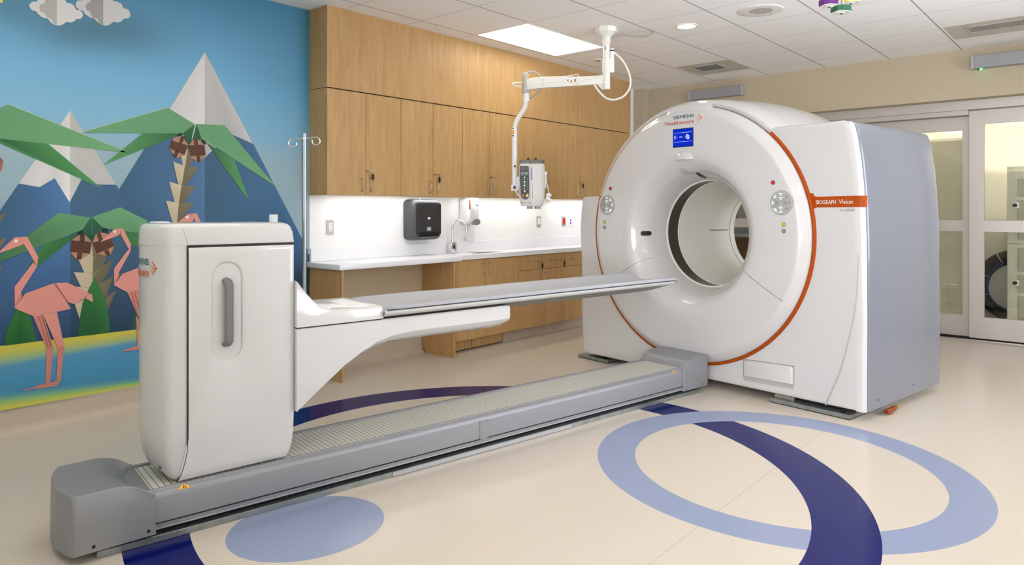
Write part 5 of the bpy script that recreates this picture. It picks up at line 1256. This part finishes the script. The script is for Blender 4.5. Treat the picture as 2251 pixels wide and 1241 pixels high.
for k in range(8): pad('key_mark', [(1146.4, 391 + 3.7 * k), (1148.6, 391 + 3.7 * k), (1148.6, 392.2 + 3.7 * k), (1146.4, 392.2 + 3.7 * k)], .0048, M['greybtn'], kp)
for k in range(8): pad('key_mark', [(1157.8, 391 + 3.7 * k), (1160, 391 + 3.7 * k), (1160, 392.2 + 3.7 * k), (1157.8, 392.2 + 3.7 * k)], .0048, M['greenbtn'], kp)
def body_mark(nm, pts, mat):
    b = BM(); poly(b, [iq(X(x), yF + .0145 - .001, Z(y)) for x, y in pts]); obj(nm, b, mat, t, recalc=False)
body_mark('side_label', [(1166.5, 369), (1167.8, 369), (1168.6, 397), (1167.3, 397)], M['blue']); body_mark('side_label', [(1169, 371), (1170.2, 371), (1170.6, 396), (1169.6, 396)], pm('label_pale', (170, 180, 205), .5))
body_mark('side_label', [(1169.6, 421), (1170.6, 421), (1170.9, 436), (1169.9, 436)], M['lorange']); body_mark('side_label', [(1169.6, 404), (1170.4, 404), (1170.6, 419), (1169.8, 419)], M['greybtn'])
b = BM(); P = [iq(X(1163.3) + .009 * cos(a), yF - .0004, Z(445.5) + .012 * sin(a)) for a in [2 * PI * i / 20 for i in range(21)]]; tube(b, P, .0008, 6, 0); obj('maker_mark', b, M['gap'], t)
pad('maker_label', [(1145.8, 444.6), (1150.5, 444.6), (1150.5, 445.9), (1146, 445.9)], .0006, M['lorange'], t, .001); pad('maker_label', [(1151, 444.8), (1157.5, 444.8), (1157.5, 445.7), (1151, 445.7)], .0006, M['greybtn'], t, .001)
# hand switch hung on the right side
b = BM(); box(b, I.x + X(1197.05), I.x + X(1200.5), I.y, I.y + .03, Z(414), Z(380), .003); box(b, I.x + X(1197.05), I.x + X(1202.5), I.y - .01, I.y + .035, Z(384), Z(377), .003); obj('switch_hook', b, M['plwhite'], t)
b = BM(); tube(b, [iq(X(1200), .015, Z(381)), iq(X(1201.5), .01, Z(400)), iq(X(1204.5), .008, Z(412)), iq(X(1206), .006, Z(420)), iq(X(1205.5), .006, Z(428))], .0045, 8, 5); obj('cord', b, M['cablew'], t)
b = BM(); sphere(b, iq(X(1206), .006, Z(429)), .026, (1, .8, .8)); box(b, X(1200.5) + I.x, X(1212) + I.x, I.y - .02, I.y + .03, Z(441), Z(432), .006) if False else None
cyl(b, iq(X(1200), .01, Z(434)), iq(X(1211.5), .01, Z(441)), .017, .014, 14); obj('hand_switch', b, M['plwhite'], t)
b = BM(); tube(b, [iq(X(1200), .02, Z(436)), iq(X(1204), .016, Z(443)), iq(X(1210), .01, Z(442)), iq(X(1210.5), .014, Z(437)), iq(X(1203), .02, Z(444)), iq(X(1199), .03, Z(447))], .003, 8, 5); obj('coiled_cord', b, M['cablew'], t)
b = BM(); tube(b, [iq(X(1133.5), .02, Z(419)), iq(X(1138), .02, Z(426)), iq(X(1143), .02, Z(433))], .009, 10, 4); obj('stay_cable', b, M['cablew'], t)

# ------------------------------------------------------------------ things on the ceiling
p = pz(1509, 57, CEIL)
t = thing('downlight', 'small lit round downlight in the ceiling right of the swivel arm', 'light', tuple(p))
b = BM(); lathe(b, [(-.0006, .095), (-.006, .092), (-.008, .078), (-.004, .072), (-.003, .072)], tuple(p), 'z', 36); obj('trim_ring', b, M['ceiltrim'], t)
b = BM(); cyl(b, (p.x, p.y, CEIL - .001), (p.x, p.y, CEIL - .0045), .071, n=32); obj('lens', b, M['lampd'], t)
p = pz(1672, 23, CEIL)
t = thing('ceiling_speaker', 'large round ceiling speaker above the top of the scanner ring', 'speaker', tuple(p))
b = BM(); lathe(b, [(-.0006, .172), (-.006, .170), (-.008, .16), (-.007, .092), (-.004, .09)], tuple(p), 'z', 48); obj('speaker_ring', b, M['ceiltrim'], t)
b = BM(); cyl(b, (p.x, p.y, CEIL - .0008), (p.x, p.y, CEIL - .0062), .0895, n=40); gm = pm('perforated_grille', (190, 186, 176), .6); g = N(gm)
vo = g.nt.nodes.new('ShaderNodeTexVoronoi'); vo.inputs['Scale'].default_value = 160; vo.inputs['Randomness'].default_value = 0
g.nt.links.new(g.coord(), vo.inputs['Vector']); g.nt.links.new(g.mix(g.math('LESS_THAN', vo.outputs['Distance'], .3), lin((200, 196, 186)), lin((120, 117, 110))), g.nt.nodes['Principled BSDF'].inputs['Base Color'])
obj('grille', b, gm, t)
p = pz(1315, 131, CEIL)
t = thing('sprinkler', 'small round sprinkler rosette on the ceiling behind the arm column', 'sprinkler', tuple(p))
b = BM(); lathe(b, [(-.0006, .05), (-.006, .045), (-.012, .03)], tuple(p), 'z', 24); obj('escutcheon', b, M['cream'], t)
b = BM(); cyl(b, (p.x, p.y, CEIL - .0008), (p.x, p.y, CEIL - .02), .02, n=16); obj('cap', b, M['greybtn'], t)
p = pz(1930, -8, CEIL - .02)
t = thing('ceiling_hook_plate', 'small grey metal bracket on the ceiling at the top edge beside the gas blocks', 'bracket', (p.x, p.y, CEIL))
b = BM(); box(b, p.x - .04, p.x + .04, p.y - .05, p.y + .05, CEIL - .006, CEIL - .0006); obj('plate', b, M['plate'], t)
b = BM(); box(b, p.x - .015, p.x + .015, p.y - .02, p.y + .02, CEIL - .03, CEIL - .0062); obj('stem', b, M['plate'], t)
def vent(label, x0, x1, y0, y1, gx0, gx1, gy0, gy1, across):
    t = thing('ceiling_vent', label, 'vent', ((x0 + x1) / 2, (y0 + y1) / 2, CEIL), group='grey ceiling vents')
    b = BM(); e = .012
    for q_ in ((x0, x1, y0, gy0), (x0, x1, gy1, y1), (x0, gx0, gy0, gy1), (gx1, x1, gy0, gy1)): box(b, *q_, CEIL - .005, CEIL - .0006)
    obj('panel', b, M['ventgrey'], t)
    b = BM()
    for q_ in ((gx0, gx1, gy0, gy0 + e), (gx0, gx1, gy1 - e, gy1), (gx0, gx0 + e, gy0, gy1), (gx1 - e, gx1, gy0, gy1)): box(b, *q_, CEIL - .009, CEIL - .0052)
    box(b, gx0, gx1, gy0, gy1, CEIL - .0025, CEIL - .0008); gf = obj('grille_frame', b, M['ventdark'], t)
    b = BM(); n = 22
    for i in range(n):
        if across: a = gy0 + e + (gy1 - gy0 - 2 * e) * (i + .5) / n; prism(b, [(a - .006, CEIL - .0075), (a + .004, CEIL - .003), (a + .005, CEIL - .0035), (a - .005, CEIL - .0082)], 'x', gx0 + e, gx1 - e)
        else: a = gx0 + e + (gx1 - gx0 - 2 * e) * (i + .5) / n; prism(b, [(a - .006, CEIL - .0075), (a + .004, CEIL - .003), (a + .005, CEIL - .0035), (a - .005, CEIL - .0082)], 'y', gy0 + e, gy1 - e)
    obj('slats', b, M['gask'], t)
def cz_(x, y): return pz(x, y, CEIL)
a_, c_ = cz_(1527, 147), cz_(1588, 162)
vent('grey ceiling vent panel nearer the wall cabinets, above the scanner ring', 6.99, 7.60, 3.11, 3.73, 7.11, 7.40, 3.30, 3.60, True)
vent('grey ceiling vent panel at the right, above the sliding doors', 6.98, 7.55, .30, 1.175, 7.10, 7.34, .62, 1.04, True)
# medical gas drops
def gas(label, xp, yp, w_, h_, mat, yaw, D, nm='gas_outlet_block'):
    o = Vector(((xp - CX) * D / FOC, D, EYE + (HOR - yp) * D / FOC))
    t = thing(nm, label, 'gas outlet', tuple(o), 'view', 'coloured gas outlet blocks hanging from the ceiling')
    c_, s_ = cos(yaw), sin(yaw); q = lambda x, y, z: Vector((o.x + x * c_ - y * s_, o.y + x * s_ + y * c_, o.z + z))
    b = BM(); oc = [(-w_, -.03), (-w_ + .022, -.048), (w_ - .022, -.048), (w_, -.03), (w_, .03), (w_ - .022, .048), (-w_ + .022, .048), (-w_, .03)]
    loft(b, [[q(x, y, z) for x, y in oc] for z in (-h_, h_)]); bmesh.ops.bevel(b, geom=list(b.edges), offset=.003, segments=2, affect='EDGES'); k = obj('block', b, mat, t)
    b = BM(); loft(b, [[q(x * .94, y * .92, z) for x, y in oc] for z in (-h_ - .004, -h_ - .0002)]); f_ = obj('face_plate', b, M['cream'], t)
    b = BM(); cyl(b, q(.0, 0, -h_ - .0042), q(0, 0, -h_ - .008), .02, n=20); obj('socket_ring', b, M['plwhite'], f_)
    b = BM(); cyl(b, q(.0, 0, -h_ - .0081), q(0, 0, -h_ - .009), .010, n=16); obj('socket', b, M['soot'], f_)
    b = BM()
    for x in (-.012, .012): cyl(b, q(x, 0, h_ + .0002), q(x, 0, h_ + .05), .0055, n=10)
    cyl(b, q(0, 0, h_ + .05), q(0, 0, h_ + .075), .016, n=14); obj('fitting', b, M['chrome'], t)
    b = BM(); top = CEIL - o.z; tube(b, [q(0, 0, h_ + .074), q(0, 0, h_ + .12), q(0, .004, top - .1), q(0, 0, top - .012)], .009, 12, 5); obj('hose', b, mat, t)
    b = BM(); lathe(b, [(-.0006, .045), (-.006, .042), (-.014, .02), (-.014, .0)], (o.x, o.y, CEIL), 'z', 24); obj('ceiling_rose', b, M['ceiltrim'], t)
gas('purple gas outlet block hanging from the ceiling at the top of the view', 1823, 6, .05, .018, M['purple'], R(8), 4.12)
gas('dark green gas outlet block, lowest of the three hanging from the ceiling', 1849, 21, .046, .015, M['green'], R(12), 3.92)
gas('yellow gas outlet block hanging from the ceiling, rightmost of three', 1870, -1, .051, .018, M['yellow'], R(-14), 4.28)

# ------------------------------------------------------------------ far wall: sensor boxes, sliding doors, equipment room
def wbox(label, y0, y1, z0, z1, led):
    t = thing('door_operator_box', label, 'wall box', (XF, (y0 + y1) / 2, z0), group='long grey boxes on the far wall')
    b = BM(); box(b, XF - .09, XF - .0002, y0 + .022, y1 - .022, z0, z1, .004, 1); obj('case', b, M['boxgrey'], t)
    for ya, yb in ((y0, y0 + .0215), (y1 - .0215, y1)):
        b = BM(); box(b, XF - .093, XF - .0002, ya, yb, z0 - .002, z1 + .002, .003, 1); obj('end_cap', b, M['lgrey'], t)
    if led:
        b = BM(); cyl(b, (XF - .05, y1 - .055, z0 - .0005), (XF - .05, y1 - .055, z0 - .016), .007, n=10); k = obj('sensor_stem', b, M['black'], t)
        b = BM(); sphere(b, (XF - .055, y1 - .075, z0 - .008), .010, n=10); obj('indicator', b, M['greenled'], k)
wbox('short grey box on the far wall behind the top of the scanner', 3.40, 4.09, 2.655, 2.765, False)
wbox('long grey box with green light on the far wall above the sliding doors', .30, 1.12, 2.655, 2.775, True)

XD = 8.30
def doorpanel(n, y0, y1, x, st, z0, z1, zm, label):
    fr = []
    t = struct('door_%d' % n, door_frame(y0, y1, x, st, z0, z1, zm), M['alu'])
    for i, (za, zb) in enumerate(((z0 + .21, zm - .055), (zm + .055, z1 - .135))):
        b = BM(); box(b, x + .018, x + .026, y0 + st - .002, y1 - st + .002, za - .002, zb + .002); p_ = obj('glass_pane', b, M['glass'], t)
    return t
def door_frame(y0, y1, x, st, z0, z1, zm):
    global ORG
    ORG = Vector((0, 0, 0))
    b = BM(); T_ = .044
    box(b, x, x + T_, y0, y0 + st, z0, z1); box(b, x, x + T_, y1 - st, y1, z0, z1)
    for za, zb in ((z0, z0 + .21), (zm - .055, zm + .055), (z1 - .135, z1)): box(b, x + .0005, x + T_ - .0005, y0 + st, y1 - st, za, zb)
    for y_ in (y0 + st, y1 - st - .008):
        for za, zb in ((z0 + .21, zm - .055), (zm + .055, z1 - .135)): box(b, x + .008, x + .036, y_, y_ + .008, za, zb)
    return b
doorpanel(1, -.10, 1.178, XD, .118, .022, 2.285, 1.135, '')
doorpanel(2, 1.12, 2.55, XD + .06, .118, .022, 2.24, 1.135, '')
doorpanel(3, 2.45, 3.96, XD + .12, .118, .022, 2.24, 1.135, '')
ORG = Vector((0, 0, 0))
b = BM(); box(b, XF + .135, XF + .40, -.15, 4.02, 2.292, 2.384); box(b, XF + .165, XF + .40, 1.18, 4.02, 2.244, 2.2915); struct('trim_2', b, M['alu'])
b = BM(); box(b, XF + .14, XF + .40, 3.965, 4.02, 0, 2.244); box(b, XF + .14, XF + .40, -.15, -.105, 0, 2.29); struct('trim_3', b, M['alu'])
b = BM(); box(b, XD - .01, XD + .18, -.1, 3.96, .0002, .006); struct('trim_4', b, M['satin'])
b = BM(); box(b, XD + .01, XD + .17, -.1, 3.96, .0062, .0205); struct('trim_5', b, M['soot'])
XE = 10.1
b = BM(); box(b, XE, XE + .1, -1.2, YW, 0, CEIL); struct('wall_equipment_back', b, M['roomcream'])
b = BM(); box(b, XF + .4, XE, -1.3, -1.2, 0, CEIL); struct('wall_equipment_side', b, M['roomcream'])
b = BM(); box(b, XF + .4, XE, YW, YW + .1, 0, CEIL); struct('wall_equipment_end', b, M['roomcream'])
b = BM(); box(b, XF + .18, XE, -1.2, YW, CEIL, CEIL + .08); struct('ceiling_equipment', b, M['roomcream'])
for y_, lab in ((.2, 'strip light in the equipment room over the perforated rack'), (2.2, 'strip light in the equipment room over the beige cabinet')):
    t = thing('ceiling_strip_light', lab, 'light', (8.95, y_, CEIL), group='equipment room lights')
    b = BM(); box(b, 8.9, 9.05, y_ - .6, y_ + .6, CEIL - .05, CEIL - .0006, .01); obj('housing', b, M['ceiltrim'], t)
    b = BM(); box(b, 8.91, 9.04, y_ - .58, y_ + .58, CEIL - .056, CEIL - .0505); obj('diffuser', b, M['lampw'], t)
# beige cabinet with louvres
t = thing('equipment_cabinet', 'tall beige equipment cabinet with louvred vents behind the left glass door', 'cabinet', (9.3, 2.0, 0))
b = BM(); box(b, 9.0, 9.75, 1.285, 2.60, .0005, 2.085, .006); obj('body', b, M['cabbeige'], t)
b = BM(); box(b, 8.992, 8.9995, 1.30, 2.585, .06, 2.06, .002, 1); dr = obj('door', b, M['cabbeige'], t)
for y0 in (1.387, 1.462):
    b = BM()
    for k in range(17):
        z_ = .215 + k * .0158; prism(b, [(8.9915, z_), (8.984, z_ + .003), (8.9915, z_ + .0125)], 'y', y0, y0 + .062)
    obj('louvre_vent', b, M['cabbeige'], dr)
b = BM(); box(b, 8.975, 8.9915, 1.292, 1.33, 1.965, 2.01, .003); obj('hinge', b, M['rack'], dr); b = BM(); box(b, 8.975, 8.9915, 1.29, 1.33, .22, .265, .003); obj('hinge', b, M['rack'], dr)
# perforated rack
t = thing('equipment_rack', 'grey equipment rack with perforated doors and black knobs behind the right glass door', 'rack', (9.3, .5, 0))
b = BM(); box(b, 9.0, 9.7, .0, .94, .0005, 1.752, .004); obj('body', b, M['rack'], t)
pm_ = pm('perforated_steel', (206, 206, 190), .5); g = N(pm_)
vo = g.nt.nodes.new('ShaderNodeTexVoronoi'); vo.inputs['Scale'].default_value = 70; vo.inputs['Randomness'].default_value = 0
g.nt.links.new(g.mapv(g.coord(), (0, 1, 1), (R(45), 0, 0)), vo.inputs['Vector']); g.nt.links.new(g.mix(g.math('LESS_THAN', vo.outputs['Distance'], .33), lin((196, 196, 182)), lin((74, 74, 70))), g.nt.nodes['Principled BSDF'].inputs['Base Color'])
for z0, z1, kz, wins in ((.945, 1.70, 1.344, ((.98, 1.16), (1.19, 1.40), (1.43, 1.62))), (.06, .935, .534, ((.10, .40), (.43, .62), (.65, .90)))):
    b = BM(); box(b, 8.982, 8.9995, .03, .93, z0, z1, .002, 1); dr = obj('door', b, M['rack'], t)
    for za, zb in wins:
        b = BM(); box(b, 8.9795, 8.9815, .10, .852, za, zb); obj('perforated_panel', b, pm_, dr)
    b = BM(); box(b, 8.972, 8.9815, .835, .885, kz - .03, kz + .03, .002, 1); obj('knob_plate', b, M['plwhite'], dr)
    b = BM(); cyl(b, (8.9715, .868, kz), (8.955, .868, kz), .020, n=18); obj('knob', b, M['black'], dr)
# coil of black hose
t = thing('hose_coil', 'thick black hose coil standing on the floor behind the perforated rack', 'hose', (9.85, .93, 0))
HY, HZ, HR = .925, .4205, .362
b = BM(); torus(b, (9.84, HY, HZ), HR, .058, 'x', 48, 14); torus(b, (9.94, HY + .01, HZ - .03), HR - .03, .05, 'x', 48, 14); obj('hose', b, M['hose'], t)
for a in (-62, -20, 20, 75):
    b = BM(); s_, c_ = sin(R(a + 90)), cos(R(a + 90)); pts = [(9.84 + .061 * cos(q_), HY + (HR + .061 * sin(q_)) * s_, HZ + (HR + .061 * sin(q_)) * c_) for q_ in [2 * PI * i / 14 for i in range(15)]]; tube(b, pts, .004, 6, 0); obj('zip_tie', b, M['plwhite'], t)
b = BM(); torus(b, (9.80, HY, HZ), .29, .008, 'x', 40, 8); obj('thin_line', b, M['blue'], t)
# workstation seen through the bore
t = thing('service_desk', 'dark wooden desk behind the glass doors seen through the scanner bore', 'desk', (9.4, 3.6, 0))
b = BM(); box(b, 9.0, 9.7, 3.0, 4.3, .93, .97, .003); obj('desktop', b, M['lgrey'], t)
b = BM(); box(b, 9.03, 9.68, 3.02, 4.28, .0005, .9295); obj('body', b, M['darkwood'], t)
t = thing('grey_case', 'blue-grey equipment case on the desk behind the glass doors', 'case', (9.4, 3.6, .97))
b = BM(); box(b, 9.15, 9.6, 3.15, 4.2, .9705, 1.6, .01); obj('case', b, M['coolgrey'], t)
b = BM(); box(b, 9.135, 9.1495, 3.3, 3.95, 1.15, 1.5, .004); obj('front_panel', b, M['lgrey'], t)
EXPO = -0.05; SKY = 18.0  # SKY: fill brightness outside the added windows
FILL_LAMPS = [('added ceiling fill panel over the near end of the scanner bed', 1.98, 3.13), ('added ceiling fill panel over the middle of the room floor', 1.35, 1.54), ('added ceiling fill panel over the ringed floor pattern', 4.9, .57), ('added ceiling fill panel at the right side of the room', 6.3, -.7), ('added ceiling fill panel at the near side of the room', 3.0, -.7), ('added ceiling fill panel near the left wall', .1, 2.5), ('added ceiling fill panel in the left corner before the mural', .1, 3.77)]  # unseen panels added to fill the room with light

# ------------------------------------------------------------------ light, camera, view
w = bpy.data.worlds.new('w'); bpy.context.scene.world = w; w.use_nodes = True
w.node_tree.nodes['Background'].inputs[0].default_value = (.97, .985, 1.06, 1); w.node_tree.nodes['Background'].inputs[1].default_value = SKY
def troffer(label, x, y, L=1.14, Wd=.58):
    t = thing('ceiling_light', label, 'light', (x, y, CEIL), group='ceiling light panels')
    b = BM(); x0, x1, y0, y1 = x - L / 2, x + L / 2, y - Wd / 2, y + Wd / 2; e = .02
    for q in ((x0 - e, x1 + e, y0 - e, y0), (x0 - e, x1 + e, y1, y1 + e), (x0 - e, x0, y0, y1), (x1, x1 + e, y0, y1)): box(b, *q, CEIL - .006, CEIL - .0005)
    obj('frame', b, M['ceiltrim'], t)
    b = BM(); box(b, x0, x1, y0, y1, CEIL - .004, CEIL - .0006); obj('diffuser', b, M['lamp'], t)
troffer('bright rectangular ceiling light panel above the wall cabinets', 5.10, 4.08)
for lab, x, y in FILL_LAMPS: troffer(lab, x, y)
cam = bpy.data.cameras.new('camera'); co = bpy.data.objects.new('camera', cam); C.objects.link(co)
co.location = EYEP; co.rotation_euler = (PI / 2, 0, TH - PI / 2)
cam.sensor_width = 36; cam.sensor_fit = 'HORIZONTAL'; cam.lens = 36 * FOC / 2251
cam.shift_y = -(620.5 - HOR) / 2251; cam.shift_x = 0; cam.clip_start = .02
s = bpy.context.scene; s.camera = co
s.view_settings.view_transform = 'Standard'; s.view_settings.look = 'None'; s.view_settings.gamma = 1; s.view_settings.use_curve_mapping = False
s.view_settings.exposure = EXPO
s.cycles.use_denoising = True; s.cycles.max_bounces = 10; s.cycles.diffuse_bounces = 5; s.cycles.glossy_bounces = 5; s.cycles.transparent_max_bounces = 12; s.cycles.sample_clamp_indirect = 6
